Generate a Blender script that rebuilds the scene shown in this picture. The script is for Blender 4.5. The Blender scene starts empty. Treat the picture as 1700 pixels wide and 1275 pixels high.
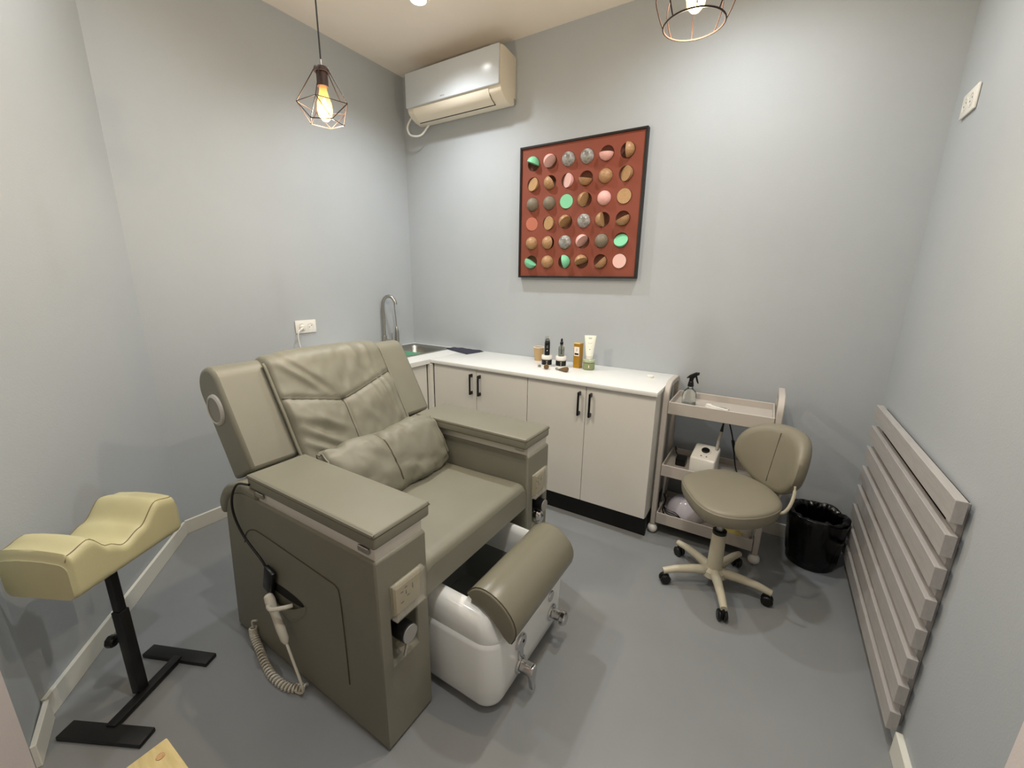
import bpy, bmesh, math, random
from mathutils import Vector, Matrix, noise
random.seed(7)
S = bpy.context.scene
COL = S.collection
PI = math.pi

# ------------------------------------------------------------------ camera, world, exposure, lights
S.view_settings.view_transform = 'Standard'
S.view_settings.look = 'None'
S.view_settings.exposure = -0.12
S.view_settings.gamma = 1.0
S.view_settings.use_curve_mapping = False
cam_d = bpy.data.cameras.new('camera'); cam = bpy.data.objects.new('camera', cam_d); COL.objects.link(cam)
cam_d.sensor_width = 36.0; cam_d.lens = 683.928 / 1700 * 36.0; cam_d.clip_start = 0.02
yaw, pitch, roll = 0.5539, -0.2478, 0.0142
fwd = Vector((-math.sin(yaw)*math.cos(pitch), math.cos(yaw)*math.cos(pitch), math.sin(pitch)))
r0 = fwd.cross(Vector((0, 0, 1))).normalized(); u0 = r0.cross(fwd)
rr = r0*math.cos(roll) + u0*math.sin(roll); uu = -r0*math.sin(roll) + u0*math.cos(roll)
M = Matrix((rr, uu, -fwd)).transposed().to_4x4(); M.translation = Vector((2.6054, -2.5837, 1.4011))
cam.matrix_world = M
S.camera = cam

w = bpy.data.worlds.new('world'); S.world = w; w.use_nodes = True
w.node_tree.nodes['Background'].inputs[0].default_value = (0.9, 0.95, 1, 1)
w.node_tree.nodes['Background'].inputs[1].default_value = 0.01

H, W = 2.8636, 3.124
DOWNLIGHTS = [(0.75, -0.60), (2.30, -0.60), (0.80, -1.95), (2.35, -1.95)]
DOWN_W = [57, 39, 22, 43]
DOWN_COL = (0.965, 0.985, 1.0)
for i, (x, y) in enumerate(DOWNLIGHTS):
    ld = bpy.data.lights.new('downlight_beam', 'SPOT'); ld.energy = DOWN_W[i]*1.3; ld.color = DOWN_COL
    ld.spot_size = math.radians((140, 165, 165, 165)[i]); ld.spot_blend = 1.0; ld.shadow_soft_size = 0.035
    lo = bpy.data.objects.new('downlight_beam', ld); COL.objects.link(lo); lo.location = (x, y, H-0.025)
ld = bpy.data.lights.new('corridor_fill', 'AREA'); ld.energy = 5; ld.size = 0.6; ld.color = (1, 0.93, 0.86)  # unseen fill lamp added behind the camera for bounce light
lo = bpy.data.objects.new('corridor_fill', ld); COL.objects.link(lo); lo.location = (1.9, -3.5, H-0.03)

# ------------------------------------------------------------------ materials
def lin(c):
    return tuple((v/255/12.92 if v/255 <= 0.04045 else ((v/255+0.055)/1.055)**2.4) for v in c) + (1.0,)
def mat(name, rgb, rough=0.5, metal=0.0, bump=0.0, bscale=300.0, var=0.0, vscale=4.0, spec=0.5, trans=0.0, ior=1.45, coat=0.0, emit=None, estr=0.0, rgb2=None, alpha=1.0):
    m = bpy.data.materials.new(name); m.use_nodes = True
    nt = m.node_tree; b = nt.nodes['Principled BSDF']
    col = lin(rgb)
    b.inputs['Base Color'].default_value = col
    b.inputs['Roughness'].default_value = rough; b.inputs['Metallic'].default_value = metal
    b.inputs['Specular IOR Level'].default_value = spec; b.inputs['IOR'].default_value = ior
    b.inputs['Transmission Weight'].default_value = trans; b.inputs['Coat Weight'].default_value = coat
    b.inputs['Alpha'].default_value = alpha
    if emit:
        b.inputs['Emission Color'].default_value = lin(emit); b.inputs['Emission Strength'].default_value = estr
    tc = nt.nodes.new('ShaderNodeTexCoord')
    if var > 0 or rgb2:
        n = nt.nodes.new('ShaderNodeTexNoise'); n.inputs['Scale'].default_value = vscale; n.inputs['Detail'].default_value = 5
        nt.links.new(tc.outputs['Object'], n.inputs['Vector'])
        mx = nt.nodes.new('ShaderNodeMix'); mx.data_type = 'RGBA'
        mr = nt.nodes.new('ShaderNodeMapRange'); mr.inputs[1].default_value = 0.35; mr.inputs[2].default_value = 0.65
        nt.links.new(n.outputs['Fac'], mr.inputs[0]); nt.links.new(mr.outputs[0], mx.inputs[0])
        c2 = lin(rgb2) if rgb2 else tuple(min(1, v*(1+var)) for v in col[:3]) + (1,)
        c1 = col if rgb2 else tuple(v*(1-var) for v in col[:3]) + (1,)
        mx.inputs[6].default_value = c1; mx.inputs[7].default_value = c2
        nt.links.new(mx.outputs[2], b.inputs['Base Color'])
    if bump > 0:
        n = nt.nodes.new('ShaderNodeTexNoise'); n.inputs['Scale'].default_value = bscale; n.inputs['Detail'].default_value = 3
        nt.links.new(tc.outputs['Object'], n.inputs['Vector'])
        bp = nt.nodes.new('ShaderNodeBump'); bp.inputs['Strength'].default_value = bump; bp.inputs['Distance'].default_value = 0.002
        nt.links.new(n.outputs['Fac'], bp.inputs['Height']); nt.links.new(bp.outputs['Normal'], b.inputs['Normal'])
    return m
def wood_mat(name, c1, c2, scale=(3, 40, 40), rough=0.5, dist=3.0, rot=(0, 0, 0)):
    m = bpy.data.materials.new(name); m.use_nodes = True
    nt = m.node_tree; b = nt.nodes['Principled BSDF']; b.inputs['Roughness'].default_value = rough
    tc = nt.nodes.new('ShaderNodeTexCoord'); mp = nt.nodes.new('ShaderNodeMapping')
    mp.inputs['Scale'].default_value = scale; mp.inputs['Rotation'].default_value = rot
    n = nt.nodes.new('ShaderNodeTexNoise'); n.inputs['Scale'].default_value = 1.0; n.inputs['Detail'].default_value = 4; n.inputs['Distortion'].default_value = dist
    cr = nt.nodes.new('ShaderNodeValToRGB'); cr.color_ramp.elements[0].position = 0.35; cr.color_ramp.elements[1].position = 0.65
    cr.color_ramp.elements[0].color = lin(c1); cr.color_ramp.elements[1].color = lin(c2)
    nt.links.new(tc.outputs['Object'], mp.inputs[0]); nt.links.new(mp.outputs[0], n.inputs['Vector'])
    nt.links.new(n.outputs['Fac'], cr.inputs[0]); nt.links.new(cr.outputs[0], b.inputs['Base Color'])
    return m
m_wall = mat('wall_paint', (174, 180, 184), 0.75, bump=0.25, bscale=180, var=0.02, vscale=2)
m_wwhite = mat('wall_paint_white', (222, 214, 211), 0.8, bump=0.3, bscale=200)
m_ceil = mat('ceiling_paint', (240, 231, 219), 0.45, var=0.015)
m_floor = mat('floor_resin', (135, 138, 139), 0.30, bump=0.06, bscale=60, var=0.035, vscale=3)
m_base = mat('baseboard_white', (222, 222, 212), 0.45)
m_leather = mat('taupe_leather', (124, 123, 109), 0.42, bump=0.25, bscale=700, var=0.03, vscale=6)
m_leather_d = mat('taupe_leather_seam', (74, 68, 56), 0.6)
m_leather2 = mat('glossy_taupe_vinyl', (120, 117, 101), 0.28, bump=0.12, bscale=500)
m_trim = mat('chair_trim_beige', (206, 204, 196), 0.4)
m_cream = mat('cream_vinyl', (194, 189, 148), 0.38, bump=0.2, bscale=600, var=0.03, vscale=8)
m_cream_d = mat('cream_seam', (120, 108, 76), 0.6)
m_stool = mat('stool_vinyl', (130, 125, 108), 0.42, bump=0.15, bscale=600)
m_stool_m = mat('stool_painted_metal', (196, 190, 168), 0.35)
m_black = mat('black_metal', (22, 22, 23), 0.45, bump=0.1, bscale=400)
m_blackp = mat('black_plastic', (14, 14, 15), 0.35)
m_bag = mat('black_bin_bag', (4, 4, 5), 0.22)
m_white = mat('white_plastic', (232, 231, 224), 0.35)
m_porc = mat('white_acrylic', (232, 236, 234), 0.12, coat=0.3)
m_ac = mat('ac_plastic', (222, 214, 196), 0.4)
m_acp = mat('ac_gloss_panel', (196, 202, 206), 0.2)
m_dark = mat('dark_gap', (18, 17, 15), 0.8)
m_chrome = mat('chrome', (205, 205, 205), 0.12, metal=1.0)
m_steel = mat('brushed_steel', (168, 166, 160), 0.3, metal=1.0)
m_cab = mat('cabinet_laminate', (220, 219, 213), 0.5, var=0.01)
m_top = mat('white_worktop', (228, 230, 227), 0.3)
m_kick = mat('black_kickboard', (12, 12, 11), 0.6)
m_trol = mat('trolley_beige', (184, 178, 170), 0.45)
m_slat = wood_mat('grey_painted_slat', (168, 165, 162), (177, 174, 171), scale=(30, 3, 30), rough=0.5)
m_terra = mat('terracotta_panel', (130, 66, 48), 0.7, bump=0.2, bscale=500, var=0.03)
m_frame = mat('dark_frame', (20, 15, 14), 0.5)
m_recess_shade = mat('shaded_recess', (88, 52, 40), 0.8)  # hollows darker than the panel: their inner shadow is in the colour
m_mint = mat('mint_paint', (124, 200, 158), 0.5)
m_pink = mat('pink_paint', (228, 176, 168), 0.5)
m_pinkd = mat('pale_pink_paint', (226, 184, 176), 0.5)
m_owood = wood_mat('oak_ball', (150, 112, 76), (180, 142, 102), scale=(30, 160, 30), rough=0.45)
m_owood2 = wood_mat('pale_oak_disc', (160, 124, 82), (186, 150, 106), scale=(160, 30, 160), rough=0.45)
m_greyb = mat('grey_paint_ball', (122, 112, 96), 0.55)
m_marble = mat('marble', (182, 182, 178), 0.3, rgb2=(112, 110, 104), vscale=38)
m_tdisc = mat('terracotta_disc', (186, 112, 90), 0.6)
m_pine = wood_mat('pine', (176, 158, 108), (196, 179, 128), scale=(6, 40, 40), rough=0.45, dist=1.5)
m_copper = mat('copper_wire', (48, 36, 32), 0.45, metal=0.5)
m_lampcap = mat('lamp_socket', (58, 40, 32), 0.5)
m_bulb = mat('amber_glass', (255, 205, 120), 0.05, alpha=0.35, emit=(255, 186, 70), estr=0.7)
m_fil = mat('glowing_filament', (255, 214, 140), 0.5, emit=(255, 214, 130), estr=16)
m_led = mat('led_diffuser', (255, 255, 250), 0.5, emit=(255, 250, 238), estr=25)
m_glass = mat('clear_glass', (240, 246, 244), 0.03, trans=1.0, ior=1.4)
m_glassg = mat('grey_glass', (190, 192, 182), 0.05, trans=0.9, ior=1.3)
m_clear = mat('clear_cover', (225, 222, 208), 0.08, alpha=0.13)
m_beige = mat('beige_plastic', (160, 152, 122), 0.4)
m_kraft = mat('kraft_paper', (190, 160, 116), 0.7)
m_gold = mat('gold_card', (176, 132, 40), 0.35, metal=0.35)
m_golds = mat('gold_card_edge', (214, 184, 96), 0.3, metal=0.4)
m_ltube = mat('white_tube', (242, 244, 230), 0.35)
m_green = mat('sage_glass', (136, 146, 104), 0.15)
m_greenl = mat('sage_lid', (176, 188, 156), 0.2)
m_brown = mat('brown_wood_handle', (110, 84, 52), 0.4)
m_navy = mat('navy_cloth', (52, 52, 66), 0.9, bump=0.4, bscale=900)
m_grn = mat('green_plastic_mat', (98, 158, 126), 0.35)
m_grille = mat('speaker_grille', (150, 148, 142), 0.6, bump=0.5, bscale=1500)
m_spk = mat('speaker_ring', (186, 184, 176), 0.4)
m_grey = mat('grey_plastic', (150, 150, 146), 0.4)
m_mark = mat('printed_grey', (150, 152, 150), 0.5)
m_label = mat('label_white', (240, 232, 220), 0.5)
m_lamp = mat('lilac_white_plastic', (205, 203, 214), 0.15)
m_handset = mat('handset_cream', (206, 202, 186), 0.4)
m_yel = mat('yellow_packet', (206, 190, 110), 0.4)
m_water = mat('clear_liquid', (225, 232, 228), 0.02, trans=1.0, ior=1.33)

# ------------------------------------------------------------------ mesh helpers
class MB:
    def __init__(s): s.bm = bmesh.new()
    def _add(s, tmp, mtx=None):
        if mtx is not None: bmesh.ops.transform(tmp, matrix=mtx, verts=tmp.verts)
        me = bpy.data.meshes.new('t'); tmp.to_mesh(me); s.bm.from_mesh(me); bpy.data.meshes.remove(me); tmp.free()
        return s
    def box(s, x0, x1, y0, y1, z0, z1, bev=0.0, seg=2, mtx=None):
        t = bmesh.new(); bmesh.ops.create_cube(t, size=1)
        for v in t.verts: v.co = Vector(((x0+x1)/2 + v.co.x*(x1-x0), (y0+y1)/2 + v.co.y*(y1-y0), (z0+z1)/2 + v.co.z*(z1-z0)))
        if bev > 0: bmesh.ops.bevel(t, geom=t.edges[:], offset=bev, segments=seg, profile=0.5, affect='EDGES')
        return s._add(t, mtx)
    def lathe(s, prof, c=(0, 0, 0), n=24, mtx=None, cap=True, fx=1.0, fy=1.0):
        t = bmesh.new(); rings = []
        for r, z in prof:
            if r < 1e-6: rings.append([t.verts.new((0, 0, z))])
            else: rings.append([t.verts.new((r*fx*math.cos(2*PI*i/n), r*fy*math.sin(2*PI*i/n), z)) for i in range(n)])
        for a, b in zip(rings, rings[1:]):
            for i in range(n):
                j = (i+1) % n
                if len(a) == 1 and len(b) == 1: continue
                if len(a) == 1: t.faces.new((a[0], b[j], b[i]))
                elif len(b) == 1: t.faces.new((a[i], a[j], b[0]))
                else: t.faces.new((a[i], a[j], b[j], b[i]))
        if cap:
            if len(rings[0]) > 1: t.faces.new(rings[0][::-1])
            if len(rings[-1]) > 1: t.faces.new(rings[-1])
        bmesh.ops.recalc_face_normals(t, faces=t.faces)
        if mtx is None: mtx = Matrix.Translation(c)
        return s._add(t, mtx)
    def cyl(s, p0, p1, r, r1=None, n=16, bev=0.0):
        p0, p1 = Vector(p0), Vector(p1); d = p1-p0; L = d.length
        r1 = r if r1 is None else r1
        prof = [(r, 0), (r1, L)] if bev <= 0 else [(r-bev, 0), (r, bev), (r1, L-bev), (r1-bev, L)]
        m_ = Matrix.Translation(p0) @ d.to_track_quat('Z', 'Y').to_matrix().to_4x4()
        return s.lathe(prof, n=n, mtx=m_)
    def tube(s, pts, r, n=8, closed=False, cap=True):
        pts = [Vector(p) for p in pts]; t = bmesh.new(); rings = []; up = None; N = len(pts)
        for i, p in enumerate(pts):
            a = pts[(i-1) % N] if (closed or i > 0) else p
            b = pts[(i+1) % N] if (closed or i < N-1) else p
            d = (b-a)
            d = d.normalized() if d.length > 1e-9 else Vector((0, 0, 1))
            if up is None: up = d.orthogonal().normalized()
            up = (up - d*up.dot(d))
            up = up.normalized() if up.length > 1e-6 else d.orthogonal().normalized()
            sd = d.cross(up); rad = r[i] if isinstance(r, (list, tuple)) else r
            rings.append([t.verts.new(p + (up*math.cos(2*PI*k/n) + sd*math.sin(2*PI*k/n))*rad) for k in range(n)])
        seq = list(zip(rings, rings[1:])) + ([(rings[-1], rings[0])] if closed else [])
        for a, b in seq:
            for k in range(n): t.faces.new((a[k], a[(k+1) % n], b[(k+1) % n], b[k]))
        if cap and not closed: t.faces.new(rings[0][::-1]); t.faces.new(rings[-1])
        bmesh.ops.recalc_face_normals(t, faces=t.faces)
        return s._add(t)
    def prism(s, poly, axis, a, b, bev=0.0, seg=2, mtx=None):
        t = bmesh.new()
        def P(p, h):
            return {'y': (p[0], h, p[1]), 'x': (h, p[0], p[1]), 'z': (p[0], p[1], h)}[axis]
        lo_ = [t.verts.new(P(p, a)) for p in poly]; hi = [t.verts.new(P(p, b)) for p in poly]
        n = len(poly); t.faces.new(lo_); t.faces.new(hi[::-1])
        for i in range(n): t.faces.new((lo_[i], hi[i], hi[(i+1) % n], lo_[(i+1) % n]))
        bmesh.ops.recalc_face_normals(t, faces=t.faces)
        if bev > 0:
            es = [e for e in t.edges if e.calc_face_angle(0) > 0.5]
            bmesh.ops.bevel(t, geom=es, offset=bev, segments=seg, profile=0.5, affect='EDGES')
        return s._add(t, mtx)
    def grid(s, f, nu, nv, closed_u=False, closed_v=False):
        t = bmesh.new()
        V = [[t.verts.new(f(i/(nu if closed_u else nu-1), j/(nv if closed_v else nv-1))) for j in range(nv)] for i in range(nu)]
        for i in range(nu if closed_u else nu-1):
            for j in range(nv if closed_v else nv-1):
                a, b, c, d = V[i][j], V[(i+1) % nu][j], V[(i+1) % nu][(j+1) % nv], V[i][(j+1) % nv]
                try: t.faces.new((a, b, c, d))
                except ValueError: pass
        bmesh.ops.recalc_face_normals(t, faces=t.faces)
        return s._add(t)
    def sphere(s, c, r, nu=16, nv=10, sc=(1, 1, 1)):
        t = bmesh.new(); bmesh.ops.create_uvsphere(t, u_segments=nu, v_segments=nv, radius=r)
        return s._add(t, Matrix.Translation(c) @ Matrix.Diagonal((*sc, 1)))
    def quad(s, *pts):
        s.bm.faces.new([s.bm.verts.new(p) for p in pts]); return s
    def build(s, name, m, parent=None, smooth=35, bevel=0.0, subsurf=0, weld=True):
        if weld: bmesh.ops.remove_doubles(s.bm, verts=s.bm.verts, dist=1e-5)
        me = bpy.data.meshes.new(name); s.bm.to_mesh(me); s.bm.free()
        for p in me.polygons: p.use_smooth = True
        me.set_sharp_from_angle(angle=math.radians(smooth))
        me.materials.append(m)
        o = bpy.data.objects.new(name, me); COL.objects.link(o)
        if parent: link(o, parent)
        if bevel > 0:
            b = o.modifiers.new('b', 'BEVEL'); b.width = bevel; b.segments = 2; b.limit_method = 'ANGLE'; b.angle_limit = math.radians(40)
        if subsurf:
            b = o.modifiers.new('s', 'SUBSURF'); b.levels = subsurf; b.render_levels = subsurf
        return o
def link(o, parent):
    # parts are written in world coordinates; keep them there under their parent
    o.parent = parent
    o.matrix_parent_inverse = WM[parent.name].inverted() if parent.name in WM else Matrix()
WM = {}
def thing(name, label, cat, loc, group=None, rz=0.0):
    o = bpy.data.objects.new(name, None); COL.objects.link(o); o.empty_display_size = 0.05
    o.location = loc; o.rotation_euler = (0, 0, rz)
    WM[o.name] = Matrix.Translation(loc) @ Matrix.Rotation(rz, 4, 'Z')
    return tag(o, label, cat, group)
def tag(o, label, cat, group=None):
    o['label'] = label; o['category'] = cat
    if group: o['group'] = group
    return o
def struct(o): o['kind'] = 'structure'; return o
def smooth_path(pts, k=8, closed=False):
    P = [Vector(p) for p in pts]; out = []; n = len(P)
    for i in range(n if closed else n-1):
        p0 = P[i-1] if (i > 0 or closed) else P[0]*2-P[1]
        p1 = P[i]; p2 = P[(i+1) % n]
        p3 = P[(i+2) % n] if (i+2 < n or closed) else P[-1]*2-P[-2]
        for j in range(k):
            t = j/k
            out.append(0.5*((2*p1)+(p2-p0)*t+(2*p0-5*p1+4*p2-p3)*t*t+(3*p1-p0-3*p2+p3)*t**3))
    if not closed: out.append(P[-1])
    return out
def spline2(pts, k=6): return [(v.x, v.y) for v in smooth_path([(p[0], p[1], 0) for p in pts], k)]

# ------------------------------------------------------------------ the room shell
YB = -4.4
struct(MB().box(-0.9, W+0.3, YB, 0.12, -0.1, 0).build('floor', m_floor))
struct(MB().box(-0.9, W+0.3, YB, 0.12, H, H+0.1).build('ceiling', m_ceil))
struct(MB().box(-0.12, W+0.12, 0, 0.12, 0, H).build('wall_back', m_wall))
struct(MB().box(-0.12, 0, -1.82, 0, 0, H).build('wall_left', m_wall))
DA, DB, DC = Vector((0, -1.82)), Vector((0.80, -2.50)), Vector((0.975, -2.553))
def wall_seg(p, q, th):
    d = (q-p).normalized(); n = Vector((-d.y, d.x))*th
    return [tuple(p), tuple(q), tuple(q-n), tuple(p-n)] if True else None
def outward(p, q, th):
    d = (q-p).normalized(); n = Vector((d.y, -d.x))
    if n.dot(Vector((1.5, -1.2))-p) > 0: n = -n
    n *= th
    return [tuple(p), tuple(q), tuple(q+n), tuple(p+n)]
struct(MB().prism(outward(DA, DB, 0.12), 'z', 0, H).build('wall_diagonal', m_wall))
struct(MB().prism([tuple(DB), tuple(DC), (0.93, -2.72), (0.70, -2.60)], 'z', 0, H).build('wall_front', m_wall))
struct(MB().prism([(DC.x, DC.y), (1.01, -2.62), (1.01, -2.80), (0.93, -2.72)], 'z', 0, H).build('door_jamb_left', m_wwhite))
struct(MB().box(W, W+0.12, -1.548, 0, 0, H).build('wall_right', m_wall))
struct(MB().box(W, W+0.12, YB, -1.548, 0, H).build('wall_right_white', m_wwhite))
struct(MB().box(-0.9, W+0.3, YB-0.1, YB, 0, H).build('unseen_corridor_wall', m_wwhite))  # unseen corridor shell, added behind the camera to hold the bounce light
struct(MB().box(-0.9, 0.93, -2.80, -2.72, 0, H).build('unseen_corridor_side', m_wwhite))
struct(MB().box(-1.0, -0.9, YB, -2.72, 0, H).build('unseen_corridor_end', m_wwhite))
def base_seg(name, p, q, h=0.08, t=0.014):
    d = (q-p).normalized(); n = Vector((d.y, -d.x))
    if n.dot(Vector((1.5, -1.2))-p) < 0: n = -n
    e = 0.0
    poly = [tuple(p-d*e), tuple(q+d*e), tuple(q+d*e+n*t), tuple(p-d*e+n*t)]
    return struct(MB().prism(poly, 'z', 0, h, bev=0.002, seg=1).build(name, m_base))
base_seg('baseboard_left', Vector((0, -1.815)), Vector((0, -1.01)))
base_seg('baseboard_diagonal', DA+Vector((0.008, -0.004)), DB)
base_seg('baseboard_front', DB+Vector((0.012, 0.004)), DC)
base_seg('baseboard_back', Vector((2.20, 0)), Vector((W-0.045, 0)))
base_seg('baseboard_right', Vector((W, -1.143)), Vector((W, -2.6)), h=0.085, t=0.018)

# downlight fixtures
for i, (x, y) in enumerate(DOWNLIGHTS):
    lab = ['round recessed ceiling spotlight, the glowing one in front of the air conditioner', 'round recessed ceiling spotlight above the swivel stool',
           'round recessed ceiling spotlight over the black T-base leg rest', 'round recessed ceiling spotlight near the doorway'][i]
    t = thing('ceiling_spotlight', lab, 'ceiling light', (x, y, H))
    MB().lathe([(0.052, -0.004), (0.050, -0.008), (0.043, -0.008), (0.040, -0.002)], (x, y, H), 32, cap=False).build('trim_ring', m_white, t)
    MB().lathe([(0.0, -0.0015), (0.040, -0.0015)], (x, y, H), 32, cap=False).build('diffuser', m_led, t)

# ------------------------------------------------------------------ pedicure chair
YC = -1.47
chair = thing('pedicure_chair', 'large taupe leather pedicure spa chair with a white foot basin in front', 'armchair', (1.37, YC, 0))
def arm(sgn):
    # sgn -1: arm nearer the camera (y -1.97..-1.785); +1: the far one
    def Y(v): return v if sgn < 0 else 2*YC-v
    yo, yi = Y(-1.972), Y(-1.785)
    prof = [(0.905, 0.004), (1.81, 0.004), (1.81, 0.668), (1.225, 0.668)]
    curve = spline2([(1.225, 0.668), (1.12, 0.664), (1.03, 0.635), (0.975, 0.56), (0.958, 0.46)], 5)[1:]
    prof = prof + curve
    t = bmesh.new()
    lo_ = [t.verts.new((p[0], yo, p[1])) for p in prof]; hi = [t.verts.new((p[0], yi, p[1])) for p in prof]
    n = len(prof)
    t.faces.new(lo_); t.faces.new(hi)
    for i in range(n):
        if i == 1: continue
        t.faces.new((lo_[i], hi[i], hi[(i+1) % n], lo_[(i+1) % n]))
    # front face with the tap recess
    ra, rb, rz0, rz1, dep = Y(-1.934), Y(-1.832), 0.300, 0.452, 0.07
    O = [lo_[1], hi[1], hi[2], lo_[2]]
    I = [t.verts.new((1.81, y, z)) for y, z in ((ra, rz0), (rb, rz0), (rb, rz1), (ra, rz1))]
    Bk = [t.verts.new((1.81-dep, y, z)) for y, z in ((ra, rz0+0.02), (rb, rz0+0.02), (rb, rz1), (ra, rz1))]
    for i in range(4):
        j = (i+1) % 4
        t.faces.new((O[i], O[j], I[j], I[i])); t.faces.new((I[i], I[j], Bk[j], Bk[i]))
    t.faces.new(Bk)
    bmesh.ops.recalc_face_normals(t, faces=t.faces)
    b = MB(); b._add(t)
    a = b.build('armrest', m_leather, chair, smooth=30, bevel=0.010)
    # light trim band and padded lid
    MB().box(1.222, 1.802, min(yo, yi)+0.006, max(yo, yi)-0.006, 0.664, 0.712, bev=0.004).build('trim_band', m_trim, a)
    def padf():
        b = MB()
        y0, y1 = min(yo, yi)-0.003, max(yo, yi)+0.022*(1 if sgn < 0 else 0)
        if sgn > 0: y0 -= 0.022; y1 += 0.003
        b.box(1.178, 1.812, y0, y1, 0.703, 0.753, bev=0.011, seg=4)
        return b, y0, y1
    b, y0, y1 = padf(); lid = b.build('arm_pad', m_leather, a)
    s_ = MB(); e = 0.0075
    s_.tube([(1.178, y0, 0.7415), (1.812, y0, 0.7415), (1.812, y1, 0.7415), (1.178, y1, 0.7415)], 0.0014, 6, closed=True)
    s_.build('pad_seam', m_leather_d, a)
    s_ = MB(); s_.tube([(1.1815, y0+0.0035, 0.7475), (1.8085, y0+0.0035, 0.7475), (1.8085, y1-0.0035, 0.7475), (1.1815, y1-0.0035, 0.7475)], 0.0030, 8, closed=True)
    s_.build('pad_piping', m_leather, a)
    # hinges
    for hx in (1.245, 1.765):
        MB().box(hx-0.022, hx+0.022, (yo-0.003) if sgn < 0 else (yi-0.003), (yo+0.004) if sgn < 0 else (yi+0.004), 0.684, 0.702, bev=0.002, seg=1).build('hinge', m_steel, a)
    # padded roll at the back of the arm
    cur = spline2([(1.225, 0.700), (1.12, 0.702), (1.01, 0.662), (0.945, 0.59), (0.945, 0.535)], 6)
    cur2 = spline2([(0.975, 0.535), (0.985, 0.565), (1.03, 0.625), (1.12, 0.662), (1.225, 0.664)], 6)
    MB().prism(cur+cur2, 'y', min(yo, yi)-0.006, max(yo, yi)+0.002, bev=0.012, seg=3).build('back_roll', m_leather, a)
    # socket with a clear hinged cover
    so = MB().box(1.806, 1.816, min(Y(-1.926), Y(-1.822)), max(Y(-1.926), Y(-1.822)), 0.462, 0.562, bev=0.003).build('socket_plate', m_beige, a)
    cx = Y(-1.874)
    hs = MB()
    for dy, dz, w_, h_ in ((-0.020, 0.014, 0.010, 0.003), (-0.004, 0.022, 0.010, 0.003), (-0.004, 0.004, 0.003, 0.012), (-0.020, -0.020, 0.012, 0.003), (0.004, -0.010, 0.010, 0.003), (0.022, 0.010, 0.003, 0.018)):
        hs.box(1.8155, 1.8168, cx+dy-w_/2, cx+dy+w_/2, 0.51+dz-h_/2, 0.51+dz+h_/2)
    hs.build('socket_slots', m_dark, so)
    cv = MB(); ya, yb = min(Y(-1.932), Y(-1.816)), max(Y(-1.932), Y(-1.816))
    cv.box(1.830, 1.834, ya+0.004, yb-0.004, 0.460, 0.564, bev=0.001, seg=1)
    for a_, b_, c_, d_ in ((ya, ya+0.004, 0.456, 0.568), (yb-0.004, yb, 0.456, 0.568), (ya, yb, 0.564, 0.568), (ya, yb, 0.456, 0.460)): cv.box(1.812, 1.834, a_, b_, c_, d_)
    cv.build('clear_cover', m_clear, so)
    MB().cyl((1.825, ya+0.006, 0.572), (1.825, yb-0.006, 0.572), 0.006, n=10).build('cover_hinge', m_clear, so)
    # recessed tap: black knob with a grey face
    ky, kz = Y(-1.893), 0.392
    k = MB(); k.cyl((1.742, ky, kz), (1.768, ky, kz), 0.041, n=24, bev=0.003); k.build('tap_flange', m_chrome, a)
    k = MB(); k.cyl((1.762, ky, kz), (1.838, ky, kz), 0.029, n=24, bev=0.003); kn = k.build('tap_knob', m_blackp, a)
    k = MB(); k.cyl((1.838, ky, kz), (1.842, ky, kz), 0.0265, n=24); k.build('knob_face', m_grey, a)
    if sgn < 0:
        k = MB(); k.cyl((1.836, ky-0.008, kz-0.022), (1.836, ky-0.022, kz-0.062), 0.0045, n=8); k.build('tap_pointer', m_chrome, a)
    else:
        k = MB(); k.sphere((1.805, ky, kz-0.066), 0.034, sc=(0.9, 0.8, 1.1)); k.cyl((1.78, ky, kz-0.07), (1.80, ky+0.03, kz-0.06), 0.012); k.build('tap_lever', m_chrome, a)
    return a, Y
armN, _ = arm(-1)
armF, _ = arm(1)
# stitched panel seam, pocket on the outer face of the near arm
sm = MB()
path = smooth_path([(1.085, 0, 0.455), (1.11, 0, 0.503), (1.16, 0, 0.533), (1.225, 0, 0.538), (1.40, 0, 0.528), (1.58, 0, 0.517), (1.622, 0, 0.512), (1.636, 0, 0.49), (1.640, 0, 0.40), (1.642, 0, 0.25), (1.641, 0, 0.156)], 6)
sm.tube([(p.x, -1.9725, p.z) for p in path], 0.0022, 6)
sm.build('panel_seam', m_leather_d, armN)
pk = MB(); pk.lathe([(0.0, 0), (0.118, 0)], n=28, cap=False, mtx=Matrix.Translation((1.315, -1.9728, 0.345)) @ Matrix.Rotation(PI/2, 4, 'X') @ Matrix.Diagonal((1, 0.17, 1, 1)))
pk.build('pocket_opening', m_dark, armN)
def pocket(u, v):
    x = 1.195 + u*0.245; sag = math.sin(PI*u)
    z = 0.348 - 0.045*sag*(1-v) - v*(0.02+0.10*sag)
    y = -1.973 - 0.018*sag*(1-v)**0.7
    return (x, y, z)
MB().grid(pocket, 20, 8).build('pocket_flap', m_leather, armN)

# base block under the seat
MB().box(0.96, 1.50, -1.786, -1.154, 0.02, 0.43, bev=0.01).build('base_box', m_leather, chair)
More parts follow.
